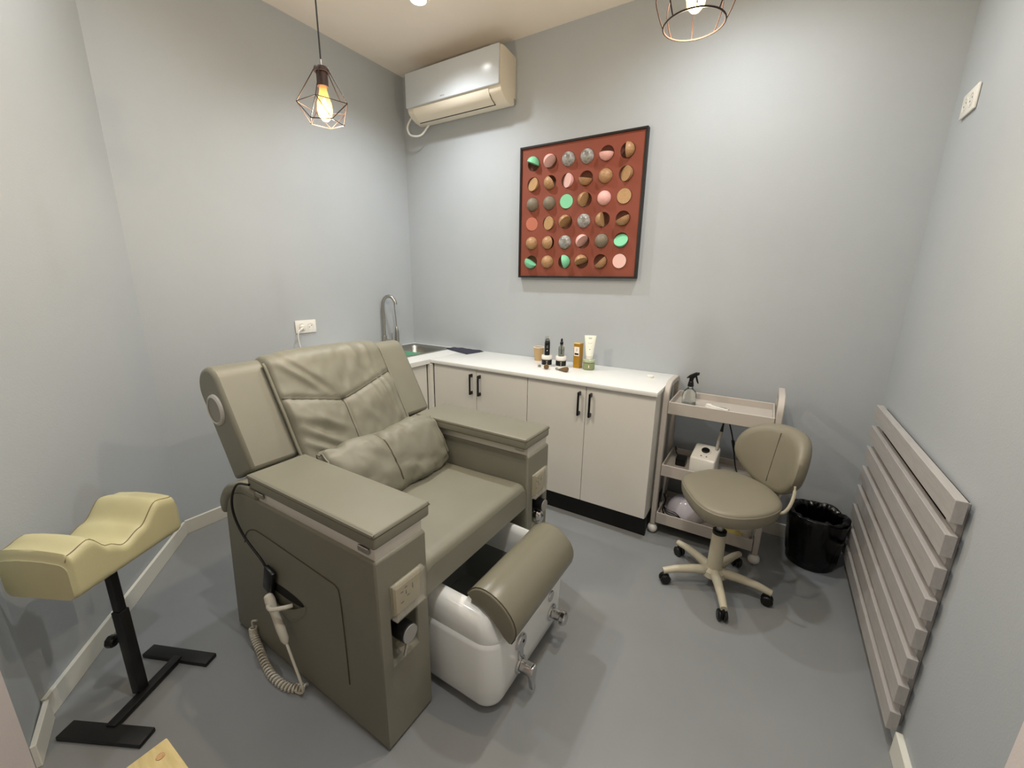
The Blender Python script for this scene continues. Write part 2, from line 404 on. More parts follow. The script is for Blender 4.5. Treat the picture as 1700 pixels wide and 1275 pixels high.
# seat cushion
def seat_box():
    b = MB(); nx, ny = 26, 22
    x0, x1, y0, y1 = 1.02, 1.805, -1.782, -1.158
    def top(u, v):
        x = x0+u*(x1-x0); y = y0+v*(y1-y0)
        eu = min(u, 1-u)*(x1-x0); ev = min(v, 1-v)*(y1-y0); r = 0.035
        dz = 0
        for e in (eu, ev):
            if e < r: dz += r - math.sqrt(max(0, r*r-(r-e)**2))
        z = 0.548 + 0.012*math.sin(PI*v)*math.sin(PI*min(1, u*1.1)) - dz*0.9 - 0.02*(1-u)
        z += 0.0022*noise.noise(Vector((x*9, y*9, 1.3)))
        return (x, y, z)
    def warp(f):
        return lambda u, v: f(0.5-0.5*math.cos(PI*u), 0.5-0.5*math.cos(PI*v))
    tf = warp(top)
    b.grid(tf, nx, ny)
    def side(u, v):
        q = u*4; k = int(min(3.999, q)); f_ = q-k
        uv = [(f_, 0), (1, f_), (1-f_, 1), (0, 1-f_)][k]
        p = tf(*uv); cx_, cy_ = (x0+x1)/2, (y0+y1)/2
        z = p[2]*(1-v)+0.425*v; ins = 0.0
        return (p[0]+(cx_-p[0])/abs(cx_-p[0]+1e-9)*ins*(1 if abs(cx_-p[0]) > 0.3 else 0), p[1], z)
    b.grid(side, 64, 7, closed_u=True)
    b.quad((x0, y0, 0.425), (x1, y0, 0.425), (x1, y1, 0.425), (x0, y1, 0.425))
    return b
seat = seat_box().build('seat_cushion', m_leather, chair, smooth=60)

# backrest: U runs up the back, N out of its front
U = Vector((-0.476, 0, 0.880)); N = Vector((0.880, 0, 0.476)); OB = Vector((1.11, 0, 0.735))
def bk(t, y, d): return OB + U*t + N*d + Vector((0, y, 0))
def wing(y0, y1):
    # profile in (t, d): front at d=0, back at d=-.165, rounded top
    pr_ = [(-0.010, -0.165), (-0.010, 0)]
    pr_ += [(0.345+0.07*math.sin(a), -0.07+0.07*math.cos(a)) for a in [i*PI/2/6 for i in range(7)]]
    pr_ += [(0.335+0.08*math.cos(a), -0.085-0.08*math.sin(a)) for a in [i*PI/2/6 for i in range(7)]]
    t_ = bmesh.new()
    A = [t_.verts.new(bk(p[0], y0, p[1])) for p in pr_]; B = [t_.verts.new(bk(p[0], y1, p[1])) for p in pr_]
    n = len(pr_); t_.faces.new(A); t_.faces.new(B)
    for i in range(n): t_.faces.new((A[i], B[i], B[(i+1) % n], A[(i+1) % n]))
    bmesh.ops.recalc_face_normals(t_, faces=t_.faces)
    b = MB(); b._add(t_)
    return b.build('backrest_wing', m_leather, chair, smooth=30, bevel=0.014)
wn = wing(-1.925, -1.72); wf = wing(-1.22, -1.015)
for ysurf, wg, lab in ((-1.925, wn, -1), (-1.015, wf, 1)):
    q = MB(); c = bk(0.255, ysurf, -0.085); 
    q.lathe([(0.0, 0.006), (0.046, 0.006), (0.047, 0.003)], n=32, cap=False, mtx=Matrix.Translation(c) @ Matrix.Rotation(PI/2*(1 if lab < 0 else -1), 4, 'X'))
    sp = q.build('speaker_grille', m_grille, wg)
    q = MB(); q.lathe([(0.046, 0.007), (0.050, 0.010), (0.058, 0.006), (0.060, 0)], n=32, cap=False, mtx=Matrix.Translation(c) @ Matrix.Rotation(PI/2*(1 if lab < 0 else -1), 4, 'X'))
    q.build('speaker_ring', m_spk, wg)
def ridge(s, t, s0, t0, s1, t1, wd, amp):
    dx, dy = s1-s0, t1-t0; L2 = dx*dx+dy*dy
    k = max(0, min(1, ((s-s0)*dx+(t-t0)*dy)/L2)); px, py = s0+k*dx, t0+k*dy
    d2 = (s-px)**2+(t-py)**2
    return amp*math.exp(-d2/(wd*wd))*(0.35+0.65*math.sin(PI*min(1, max(0.05, k))))
def seam_t(s): return 0.146 + 0.29*math.sqrt((s+0.03)**2+0.0009)
RIDGES = [(-0.24, 0.36, -0.10, 0.20, 0.014, 0.010), (-0.20, 0.38, -0.05, 0.20, 0.013, 0.008), (-0.13, 0.33, -0.03, 0.21, 0.016, 0.007),
          (-0.25, 0.08, -0.08, -0.06, 0.016, 0.011), (-0.25, 0.02, -0.12, -0.09, 0.013, 0.010), (-0.25, 0.13, -0.05, 0.02, 0.02, 0.009), (-0.22, 0.16, -0.12, 0.06, 0.014, 0.006),
          (0.17, 0.24, 0.20, -0.02, 0.013, 0.009), (0.21, 0.22, 0.23, 0.0, 0.012, 0.009), (0.12, 0.2, 0.15, 0.03, 0.016, 0.006),
          (0.10, 0.40, 0.11, 0.28, 0.016, 0.006), (0.18, 0.40, 0.18, 0.30, 0.014, 0.007), (0.03, 0.12, 0.10, 0.0, 0.02, 0.005), (-0.02, 0.14, -0.08, 0.05, 0.02, 0.005)]
def wrinkle(s, t):
    a = 1.35*sum(ridge(s, t, *q) for q in RIDGES)
    a += 0.0050*noise.noise(Vector((s*14, t*9, 2.7))) + 0.0030*noise.noise(Vector((s*30, t*20, 5.1)))
    dsm = abs(t-seam_t(s)); a -= 0.011*math.exp(-(dsm/0.011)**2)
    if t < seam_t(0): a -= 0.010*math.exp(-((s+0.03)/0.010)**2)
    a += 0.012*math.exp(-((t-seam_t(s)+0.07)/0.06)**2)*(1-math.exp(-((s+0.03)/0.05)**2))
    return a
HW = 0.282
def panel(u, v):
    s = (v*2-1)
    # path up the front, over the top, down the back
    L1, R_, L3 = 0.560, 0.088, 0.20
    tot = L1+PI*R_+L3; q = u*tot
    t0 = -0.215
    if q < L1: t, d, n_t, n_d = t0+q, 0.026, 0, 1
    elif q < L1+PI*R_:
        a = (q-L1)/R_; t, d = t0+L1+R_*math.sin(a)*0.85, 0.026-R_+R_*math.cos(a); n_t, n_d = math.sin(a), math.cos(a)
    else: t, d, n_t, n_d = t0+L1-(q-L1-PI*R_), 0.026-2*R_, 0, -1
    edge = 1-abs(s)
    drop = 0.026*(1-min(1, edge/0.07))**2.2
    puff = 0.016*(1-abs(s)**3)
    ww = wrinkle(s*HW, t) if n_d > 0.3 else 0.004*noise.noise(Vector((s*3, u*20, 0.5)))
    k = puff+ww*min(1, edge/0.06)-drop
    hw = HW*(1-0.05*max(0, -t/0.2))
    return bk(t+n_t*k, YC+s*hw, d+n_d*k)
pan = MB().grid(panel, 110, 72).build('backrest_cushion', m_leather, chair, smooth=70)
sm = MB()
pts = []
for i in range(33):
    s = -0.272+0.544*i/32; t = seam_t(s); pts.append(bk(t, YC+s, 0.026+0.016*(1-abs(s/HW)**3)+wrinkle(s, t)*0.9+0.0005))
sm.tube(pts, 0.0022, 6)
pts = []
for i in range(24):
    t = seam_t(-0.03)*(1-i/23)-0.12*i/23; pts.append(bk(t, YC-0.03, 0.026+0.016+wrinkle(-0.03, t)*0.95+0.0008))
sm.tube(pts, 0.0020, 6)
sm.build('backrest_seam', m_leather_d, chair)
for sg in (-1, 1):   # piping down both edges of the cushion
    pts = []
    for i in range(30):
        u = 0.03+0.55*i/29; p = panel(u, 0.006 if sg < 0 else 0.994); pts.append(p + Vector((0, sg*0.004, 0)) + N*0.006)
    MB().tube(pts, 0.006, 8).build('edge_piping', m_leather, chair)

# foot basin
XB0, XB1, YB0, YB1 = 1.47, 2.030, YC-0.268, YC+0.268
def rrect(x0, x1, y0, y1, r0_, r1_, n=8):
    out = []
    for cx, cy, a0, r in ((x1-r1_, y1-r1_, 0, r1_), (x0+r0_, y1-r0_, 90, r0_), (x0+r0_, y0+r0_, 180, r0_), (x1-r1_, y0+r1_, 270, r1_)):
        for i in range(n+1):
            a = math.radians(a0+90*i/n); out.append((cx+r*math.cos(a), cy+r*math.sin(a)))
    return out
def ring_mesh(rings, cap0=True, cap1=True):
    t = bmesh.new(); R_ = [[t.verts.new(p) for p in rg] for rg in rings]
    for a, b in zip(R_, R_[1:]):
        n = len(a)
        for i in range(n): t.faces.new((a[i], a[(i+1) % n], b[(i+1) % n], b[i]))
    if cap0: t.faces.new(R_[0][::-1])
    if cap1: t.faces.new(R_[-1])
    bmesh.ops.recalc_face_normals(t, faces=t.faces)
    b = MB(); b._add(t); return b
def RR(ins, z): return [(x, y, z) for x, y in rrect(XB0+ins, XB1-ins, YB0+ins, YB1-ins, 0.03, max(0.02, 0.075-ins))]
basin = ring_mesh([RR(0.03, 0.022), RR(0.014, 0.026), RR(0.006, 0.045), RR(0.0, 0.10), RR(0.0, 0.262), RR(0.004, 0.275), RR(0.014, 0.281), RR(0.02, 0.276), RR(0.03, 0.25)], cap1=False).build('basin_body', m_porc, chair, smooth=50)
def lerp(tab, x):
    if x <= tab[0][0]: return tab[0][1]
    for (a, b), (c, d) in zip(tab, tab[1:]):
        if x <= c: k = (x-a)/(c-a); k = k*k*(3-2*k); return b+(d-b)*k
    return tab[-1][1]
def hprof(x): return lerp([(1.70, 0.395), (1.78, 0.392), (1.845, 0.360), (1.895, 0.392), (1.93, 0.398), (1.975, 0.36), (2.03, 0.285)], x)
def HR(ins, fr, dz=0.0, xin=None):
    out = []
    xa = XB1-ins if xin is None else xin
    for x, y in rrect(XB0+ins, xa, YB0+ins, YB1-ins, 0.03, max(0.03, 0.075-ins)):
        h = hprof(x); out.append((x, y, 0.272+(h-0.272)*fr+dz))
    return out
inner = lambda ins, z, xin: [(x, y, z) for x, y in rrect(XB0+ins, xin, YB0+ins, YB1-ins, 0.03, 0.05)]
rim = ring_mesh([HR(0.010, 0.0), HR(0.006, 0.35), HR(0.010, 0.68), HR(0.022, 0.90), HR(0.040, 1.0), HR(0.055, 0.98, 0, 1.915), HR(0.066, 0.90, 0, 1.885), inner(0.070, 0.30, 1.872), inner(0.080, 0.16, 1.862), inner(0.10, 0.075, 1.845)], cap0=False, cap1=False).build('basin_rim', m_porc, basin, smooth=60)
ring_mesh([inner(0.0740, 0.260, 1.8670), inner(0.083, 0.160, 1.858), inner(0.106, 0.090, 1.838)], cap0=False).build('basin_shade_liner', mat('basin_floor_shade', (118, 122, 121), 0.5), basin, smooth=20)  # added inner shell; its grey puts the basin's inside shade into the colour
# leg rest roll lying on the front of the basin
A_, B_ = Vector((1.893, 0, 0.412)), Vector((2.063, 0, 0.300)); mid = (A_+B_)/2; ch = (B_-A_); nn = Vector((-ch.z, 0, ch.x)).normalized(); half = ch.length/2
def dsec(k):
    pts = []
    for i in range(15):
        a = PI*i/14; pts.append(mid - ch.normalized()*half*k*math.cos(a) + nn*(0.088*k*math.sin(a)**0.8))
    for i in range(1, 8):
        f_ = i/8; p = mid + ch.normalized()*half*k*(1-2*f_) + nn*(-0.008+0.02*math.sin(PI*f_)); pts.append(p)
    return pts
ys = [(-0.225, 0.93), (-0.223, 0.975), (-0.217, 1.0), (-0.15, 1.0), (0, 1.0), (0.15, 1.0), (0.212, 1.0), (0.228, 0.96), (0.232, 0.90)]
lr = ring_mesh([[(p.x, YC+y, p.z) for p in dsec(k)] for y, k in ys]).build('leg_rest', m_leather2, basin, smooth=45)
sm = MB(); sm.tube([(p.x, YC-0.2185, p.z) for p in dsec(1.005)[:15]], 0.0018, 6); sm.build('leg_rest_seam', m_leather_d, basin)
# taps on the basin front
XF = 2.030
q = MB(); q.cyl((XF-0.004, -1.578, 0.195), (XF+0.012, -1.578, 0.195), 0.031, n=28, bev=0.004); q.cyl((XF-0.004, -1.578, 0.10), (XF+0.010, -1.578, 0.10), 0.031, n=28, bev=0.003)
q.box(XF-0.003, XF+0.009, -1.592, -1.564, 0.11, 0.19, bev=0.003); q.build('tap_plate', m_chrome, basin)
q = MB(); q.cyl((XF+0.008, -1.578, 0.10), (XF+0.055, -1.578, 0.10), 0.022, n=24, bev=0.003)
q.prism([(-1.600, 0.102), (-1.590, 0.122), (-1.566, 0.122), (-1.556, 0.102), (-1.566, 0.06), (-1.573, 0.020), (-1.583, 0.020), (-1.590, 0.06)], 'x', XF+0.042, XF+0.062, bev=0.005); q.build('mixer_lever', m_chrome, basin)
q = MB(); q.cyl((XF+0.012, -1.572, 0.198), (XF+0.0128, -1.572, 0.198), 0.006, n=12); q.build('tap_hole', m_dark, basin)
q = MB(); q.cyl((XF-0.004, -1.335, 0.125), (XF+0.008, -1.335, 0.125), 0.034, n=28, bev=0.003); q.build('knob_plate', m_chrome, basin)
q = MB(); q.cyl((XF+0.006, -1.335, 0.125), (XF+0.045, -1.335, 0.125), 0.020, n=24, bev=0.003); q.cyl((XF+0.040, -1.335, 0.122), (XF+0.066, -1.335, 0.122), 0.027, n=24, bev=0.006); q.build('shower_knob', m_chrome, basin)
q = MB(); q.cyl((XF-0.003, -1.345, 0.208), (XF+0.006, -1.345, 0.208), 0.022, n=24, bev=0.003); q.build('push_button', m_chrome, basin)
MB().box(1.52, 1.95, YB0+0.06, YB1-0.06, 0.0, 0.03).build('basin_foot', m_dark, basin)

# lumbar pillow on the seat
pU = Vector((-0.50, 0, 0.866)); pN = Vector((0.866, 0, 0.50)); pc = Vector((1.318, YC-0.005, 0.655))
def pillow(u, v):
    a = 2*PI*u; s = v*2-1
    prof = max(0.0, 1-abs(s)**5)**0.5
    ca, sa = math.cos(a), math.sin(a)
    e = 0.75
    x = math.copysign(abs(ca)**e, ca)*0.136; z = math.copysign(abs(sa)**e, sa)*0.086*(0.50+0.50*prof)*(1-0.25*abs(s)**3)
    x *= (0.80+0.20*prof)
    if abs(s) >= 0.999: z *= 0.25
    k = 1+0.085*noise.noise(Vector((s*3.2, x*17, z*10)))+0.062*noise.noise(Vector((s*7, x*26, 3.0)))+0.030*noise.noise(Vector((s*16+x*30, x*40, 8.0)))
    k -= 0.05*math.exp(-((x+0.05+0.10*(s-0.3))/0.018)**2)*max(0, sa)*(s > -0.06) + 0.045*math.exp(-((x-0.02-0.09*s)/0.016)**2)*max(0, sa)*(s < -0.15)
    # gathers towards the ends and a pinched centre seam
    k += 0.055*math.sin(a*11+s*3)*abs(s)**4
    if ca > -0.9 and sa > 0: k -= 0.13*math.exp(-((s+0.2*(x-0.04)+0.13)/0.034)**2)*max(0, min(1, (x+0.13)/0.1))
    return pc + pU*x*k + pN*z*k + Vector((0, s*0.290, 0)) + Vector((0, 0, -0.006*math.cos(s*2.2)))
pil = MB().grid(pillow, 64, 60, closed_u=True)
po = thing('lumbar_pillow', 'loose taupe leather lumbar pillow with a dark centre crease on the chair seat', 'pillow', (pc.x, pc.y, 0.54))
pil.build('pillow_body', m_leather, po, smooth=80)
sm = MB(); pts = []
for i in range(22):
    a = 0.25+2.0*i/21; pts.append(pillow(a/(2*PI), 0.435-0.1*(0.136*math.cos(a)-0.04))+pN*0.0012*math.sin(a))
sm.tube(pts, 0.0032, 6); sm.build('pillow_seam', m_leather_d, po)
for sg in (0.012, 0.988):
    MB().tube([pillow(i/40, sg) for i in range(40)], 0.0035, 6, closed=True).build('end_piping', m_leather, po)

# handset with a coiled lead, and black remote in the pocket
hs = thing('hand_shower', 'cream handset with a coiled lead hanging on the side of the pedicure chair', 'handset', (1.30, -2.01, 0.28))
d0, d1 = Vector((1.263, -2.002, 0.335)), Vector((1.352, -2.006, 0.180))
q = MB(); P_ = [d0 + (d1-d0)*f_ for f_ in (0, 0.03, 0.12, 0.22, 0.4, 0.7, 0.92, 1.0)]
q.tube(P_, [0.008, 0.014, 0.0165, 0.016, 0.013, 0.0145, 0.013, 0.007], 14); q.build('handle', m_handset, hs)
q = MB(); q.tube(smooth_path([(1.285, -2.016, 0.305), (1.32, -2.022, 0.315), (1.355, -1.999, 0.322), (1.365, -1.976, 0.318)], 5), 0.0075, 8); q.build('hook', m_handset, hs)
cpath = smooth_path([d1, (1.390, -2.010, 0.125), (1.425, -2.012, 0.060), (1.428, -2.012, 0.025), (1.405, -2.014, 0.008), (1.37, -2.02, 0.014)], 6)
q = MB(); q.tube(cpath, 0.0045, 8); q.build('lead', m_handset, hs)
base = smooth_path([(1.415, -1.993, 0.014), (1.36, -2.025, 0.014), (1.28, -2.032, 0.014), (1.20, -2.018, 0.014), (1.12, -1.998, 0.018), (1.075, -1.990, 0.045), (1.065, -1.985, 0.075)], 10)
NT = 32; cp = []
for i in range(NT*9+1):
    f_ = i/(NT*9)*(len(base)-1); k = int(min(len(base)-2, f_)); p = base[k].lerp(base[k+1], f_-k); d = (base[k+1]-base[k]).normalized()
    sd = d.cross(Vector((0, 0, 1))).normalized(); up = sd.cross(d); a = 2*PI*i/9
    cp.append(p + (sd*math.cos(a)+up*math.sin(a))*0.0115)
q = MB(); q.tube(cp, 0.0040, 6); q.build('coiled_lead', m_handset, hs)
q = MB(); q.tube(smooth_path([(1.065, -1.985, 0.075), (1.062, -1.983, 0.10), (1.085, -1.976, 0.11)], 4), 0.004, 8); q.build('lead_end', m_handset, hs)
rc = thing('remote_control', 'black corded remote tucked in the side pocket of the pedicure chair', 'remote', (1.27, -1.985, 0.36))
R_ = Matrix.Translation((1.256, -1.986, 0.380)) @ Matrix.Rotation(math.radians(18), 4, 'Y')
q = MB(); q.box(-0.026, 0.026, -0.009, 0.009, -0.055, 0.05, bev=0.006, mtx=R_); q.build('remote_body', m_blackp, rc)
q = MB(); q.tube(smooth_path([(1.245, -1.984, 0.415), (1.215, -1.985, 0.445), (1.13, -1.990, 0.505), (1.085, -1.992, 0.575), (1.090, -1.992, 0.645), (1.135, -1.988, 0.708), (1.20, -1.979, 0.722)], 8), 0.0042, 8); q.build('remote_lead', m_blackp, rc)

# ------------------------------------------------------------------ pedicure leg rest on a T base
lg = thing('leg_rest_stand', 'black steel T-base leg rest stand with cream padded vinyl cushion on top', 'footrest', (0.95, -2.30, 0))
ax = Vector((0.457, -0.89, 0)).normalized(); pr_ax = Vector((0.89, 0.457, 0)).normalized()
Lc = Vector((0.900, -2.300, 0))
def Lm(o): return Matrix(((ax.x, pr_ax.x, 0, o.x), (ax.y, pr_ax.y, 0, o.y), (0, 0, 1, o.z), (0, 0, 0, 1)))
# feet and spine (coordinates from the base)
def bar(a, b, hw, z0, z1):
    a, b = Vector(a), Vector(b); d = (b-a).normalized(); n = Vector((-d.y, d.x))*hw
    return MB().prism([tuple(a+n), tuple(b+n), tuple(b-n), tuple(a-n)], 'z', z0, z1, bev=0.003, seg=2)
bar((0.905, -2.478), (1.150, -2.348), 0.027, 0.0, 0.016).build('front_foot', m_black, lg)
bar((0.768, -2.226), (1.012, -2.116), 0.024, 0.0, 0.016).build('rear_foot', m_black, lg)
bar((1.020, -2.400), (0.902, -2.178), 0.016, 0.004, 0.022).build('spine', m_black, lg)
q = MB(); q.box(-0.016, 0.016, -0.016, 0.016, 0.015, 0.345, bev=0.003, mtx=Lm(Vector((0.948, -2.302, 0)))); q.build('outer_post', m_black, lg)
q = MB(); q.box(-0.012, 0.012, -0.012, 0.012, 0.30, 0.53, bev=0.002, mtx=Lm(Vector((0.948, -2.302, 0)))); q.build('inner_post', m_black, lg)
kp = Vector((0.948, -2.302, 0.225)); kd = Vector((-0.80, -0.60, 0)).normalized()
q = MB(); q.cyl(kp+kd*0.014, kp+kd*0.04, 0.006, n=10); q.cyl(kp+kd*0.036, kp+kd*0.062, 0.020, n=8, bev=0.005); q.build('clamp_knob', m_blackp, lg)
CL, CW = 0.172, 0.112
def cush_top(s): return lerp([(-1.0, 0.628), (-0.93, 0.655), (-0.62, 0.668), (-0.22, 0.612), (0.1, 0.592), (0.35, 0.618), (0.62, 0.668), (0.93, 0.655), (1.0, 0.628)], s)
cc = Vector((0.905, -2.298, 0))
def cush(u, v):
    s = (v*2-1); a = u
    # cross-section: rounded box, walked round once
    zt, zb = cush_top(s), 0.518
    endk = 1-0.05*max(0, (abs(s)-0.93)/0.07)
    w_ = CW*endk; q = (u*4) % 4; k = int(q); f_ = q-k; e = 0.5-0.5*math.cos(PI*f_)
    r = 0.022
    cor = [(-w_, zb), (w_, zb), (w_, zt), (-w_, zt)]
    p, p2 = cor[k], cor[(k+1) % 4]
    x = p[0]+(p2[0]-p[0])*e; z = p[1]+(p2[1]-p[1])*e
    # round the corners
    dx = w_-abs(x); dz = min(z-zb, zt-z)
    if dx < r and dz < r:
        vx, vz = r-dx, r-dz; l = math.hypot(vx, vz)
        if l > r: x = math.copysign(w_-r+vx/l*r, x); zz = r-vz/l*r; z = zb+zz if z-zb < zt-z else zt-zz
    if z > (zt+zb)/2: z += 0.010*(1-(x/w_)**2)
    z += 0.0015*noise.noise(Vector((s*8, x*40, 0)))
    return cc + ax*(s*CL) + pr_ax*x + Vector((0, 0, z))
def cushw(u, v): return cush(u, 0.5-0.5*math.cos(PI*v))
cb = MB(); cb.grid(cushw, 64, 60, closed_u=True)
for v_ in (0.0, 1.0):
    cb.bm.faces.new([cb.bm.verts.new(cush(i/64, v_)) for i in range(64)])
cb.build('cushion', m_cream, lg, smooth=55)
sm = MB()
for xx in (CW-0.012, -CW+0.012):
    pts = []
    for i in range(41):
        s = -0.97+1.94*i/40; z = cush_top(s); pts.append(cc+ax*(s*CL)+pr_ax*xx+Vector((0, 0, z-0.001)))
    sm.tube(pts, 0.0018, 6)
sm.build('cushion_seam', m_cream_d, lg)

# wooden stool at the bottom edge
ws = thing('wooden_stool', 'pale pine wooden stool corner at the bottom edge beside the leg rest stand', 'stool', (1.82, -2.58, 0))
def zplank(x0, x1, y0, y1): return MB().box(x0, x1, y0, y1, 0.428, 0.450, bev=0.003)
zplank(1.643, 1.955, -2.489, -2.401).build('plank', m_pine, ws)
zplank(1.643, 1.955, -2.579, -2.491).build('plank', m_pine, ws)
zplank(1.643, 1.955, -2.669, -2.581).build('plank', m_pine, ws)
MB().cyl((1.677, -2.423, 0.4502), (1.677, -2.423, 0.4512), 0.0075, n=16).build('wood_plug', m_brown if False else m_owood2, ws)
for x in (1.665, 1.915):
    for y in (-2.645, -2.425):
        MB().box(x-0.016+0.008, x+0.016+0.008, y-0.016-0.004, y+0.016-0.004, 0, 0.43, bev=0.002).build('leg', m_pine, ws)

# ------------------------------------------------------------------ cabinets, worktop, sink
ZT = 0.86
def cab(x0, x1, xm, label):
    t = thing('base_cabinet', label, 'cabinet', ((x0+x1)/2, -0.24, 0), 'base cabinets along the back wall')
    q = MB(); q.box(x0+0.001, x1-0.001, -0.461, -0.004, 0.13, 0.834); q.build('carcass', m_cab, t)
    q = MB(); q.box(x0+0.001, x1-0.001, -0.43, -0.41, 0.0, 0.13); q.build('kickboard', m_kick, t)
    for a, b, hx in ((x0+0.0015, xm-0.0015, xm-0.035), (xm+0.0015, x1-0.0015, xm+0.032)):
        q = MB(); q.box(a, b, -0.480, -0.462, 0.133, 0.832, bev=0.0015, seg=1); d = q.build('door', m_cab, t)
        q = MB(); q.box(hx-0.0055, hx+0.0055, -0.512, -0.502, 0.662, 0.800, bev=0.002, seg=1)
        q.box(hx-0.0055, hx+0.0055, -0.508, -0.480, 0.662, 0.684, bev=0.002, seg=1); q.box(hx-0.0055, hx+0.0055, -0.508, -0.480, 0.778, 0.800, bev=0.002, seg=1)
        q.build('handle', m_blackp, d)
    return t
cab(0.662, 1.414, 1.030, 'white two-door base cabinet with black handles nearest the sink corner')
cab(1.415, 2.172, 1.792, 'white two-door base cabinet with black handles next to the beige trolley')
t = thing('sink_cabinet', 'white sink cabinet along the left wall, partly hidden behind the pedicure chair', 'cabinet', (0.31, -0.75, 0))
q = MB(); q.box(0.004, 0.600, -1.0, -0.482, 0.13, 0.70); q.box(0.004, 0.64, -0.48, -0.004, 0.13, 0.60); q.box(0.585, 0.600, -1.0, -0.482, 0.70, 0.829); q.build('carcass', m_cab, t)
q = MB(); q.box(0.55, 0.57, -1.0, -0.50, 0, 0.13); q.build('kickboard', m_kick, t)
q = MB(); q.box(0.601, 0.619, -0.998, -0.507, 0.133, 0.824, bev=0.0015, seg=1); q.build('door', m_cab, t)
q = MB(); q.box(0.622, 0.660, -0.503, -0.482, 0.0, 0.829, bev=0.001, seg=1); q.build('corner_filler', m_cab, t)
q = MB(); q.box(0.646, 2.178, -0.5, -0.002, 0.836, ZT, bev=0.003); tag(q.build('worktop', m_top), 'long white worktop on the cabinets under the picture', 'countertop')
# sink worktop with a cut-out
q = MB(); sx0, sx1, sy0, sy1 = 0.06, 0.462, -0.60, -0.058
for a, b, c, d in ((0.002, sx0, -1.0, -0.002), (sx1, 0.645, -1.0, -0.002), (sx0, sx1, -1.0, sy0), (sx0, sx1, sy1, -0.002)):
    q.box(a, b, c, d, 0.830, ZT)
tag(q.build('sink_worktop', m_top), 'white corner worktop holding the steel sink', 'countertop')
t = thing('kitchen_sink', 'small stainless steel sink set in the corner worktop', 'sink', (0.26, -0.33, ZT))
def SR(i, z, r): return [(x, y, z) for x, y in rrect(sx0+i, sx1-i, sy0+i, sy1-i, r, r, 6)]
ring_mesh([SR(-0.012, ZT+0.001, 0.03), SR(-0.012, ZT+0.004, 0.03), SR(0.006, ZT+0.005, 0.04), SR(0.024, ZT+0.001, 0.05), SR(0.032, ZT-0.02, 0.05), SR(0.045, 0.74, 0.05), SR(0.075, 0.715, 0.05)], cap0=False).build('bowl', m_steel, t, smooth=60)
MB().lathe([(0.0, 0.7165), (0.03, 0.7165), (0.036, 0.719)], (0.26, -0.33, 0), 20, cap=False).build('drain', m_chrome, t)
q = MB(); q.box(0.13, 0.36, -0.007, 0.007, 0.722, 0.852, bev=0.004, mtx=Matrix.Translation((0, -0.33, 0)) @ Matrix.Translation((0, 0, 0.72)) @ Matrix.Rotation(math.radians(-24), 4, 'X') @ Matrix.Translation((0, 0, -0.72)))
tag(q.build('green_mat', m_grn), 'green plastic board standing inside the steel sink', 'board')
# tap
t = thing('kitchen_tap', 'tall brushed steel gooseneck tap beside the sink', 'tap', (0.085, -0.36, ZT))
MB().cyl((0.03+0.0, -0.35, ZT), (0.03, -0.35, ZT+0.012), 0.024, n=20, bev=0.002).build('base_ring', m_steel, t)
tb = Vector((0.03, -0.35, ZT))
MB().cyl(tb, tb+Vector((0, 0, 0.10)), 0.018, n=20, bev=0.002).build('body', m_steel, t)
sd = Vector((0.93, 0.36, 0)).normalized()
pts = [tb+Vector((0, 0, 0.09)), tb+Vector((0, 0, 0.20)), tb+Vector((0, 0, 0.33))]
for i in range(1, 13):
    a = PI*i/12*0.95; pts.append(tb+Vector((0, 0, 0.33))+sd*(0.055-0.055*math.cos(a))+Vector((0, 0, 0.075*math.sin(a))))
MB().tube(pts, 0.0125, 14).build('spout', m_steel, t)
MB().tube([tb+Vector((0.016, 0.0, 0.06)), tb+Vector((0.055, 0.02, 0.055)), tb+Vector((0.062, 0.022, 0.075)), tb+Vector((0.062, 0.022, 0.12))], [0.012, 0.012, 0.005, 0.004], 10).build('lever', m_steel, t)
t = thing('spray_hose', 'slim steel pull-out spray with a thin neck right of the tap', 'tap', (0.035, -0.225, ZT))
q = MB(); hb = Vector((0.036, -0.225, ZT)); q.lathe([(0.018, 0), (0.018, 0.012), (0.016, 0.02), (0.015, 0.115), (0.011, 0.145), (0.006, 0.16)], hb, 18); q.build('spray_head', m_steel, t)
MB().tube([hb+Vector((0, 0, 0.155)), hb+Vector((0.0, -0.004, 0.24)), hb+Vector((0.006, -0.018, 0.335))], 0.0042, 8).build('neck', m_steel, t)

# folded dark cloth on the worktop corner
def cloth(u, v):
    a, b = Vector((0.475, -0.035)), Vector((0.765, -0.03)); c, d = Vector((0.445, -0.105)), Vector((0.735, -0.205))
    p = (a*(1-u)+b*u)*(1-v)+(c*(1-u)+d*u)*v
    return (p.x+0.006*noise.noise(Vector((u*4, v*4, 0))), p.y+0.006*noise.noise(Vector((u*4, v*4, 9))), ZT+0.001)
q = MB()
NU, NV = 24, 14
def clz(u, v, top): 
    p = cloth(u, v); e = min(u, 1-u, v, 1-v)
    return (p[0], p[1], ZT+0.0012+(top*(0.010+0.004*noise.noise(Vector((u*5, v*3, 4))))*min(1, e*14+0.25)))
q.grid(lambda u, v: clz(u, v, 1.0), NU, NV); q.grid(lambda u, v: clz(u, v, 0.0), NU, NV)
q.grid(lambda u, v: clz(u, 0, v), NU, 2); q.grid(lambda u, v: clz(u, 1, v), NU, 2); q.grid(lambda u, v: clz(0, u, v), NV, 2); q.grid(lambda u, v: clz(1, u, v), NV, 2)
tag(q.build('folded_cloth', m_navy, smooth=60), 'folded dark navy cloth on the white worktop beside the sink', 'cloth')

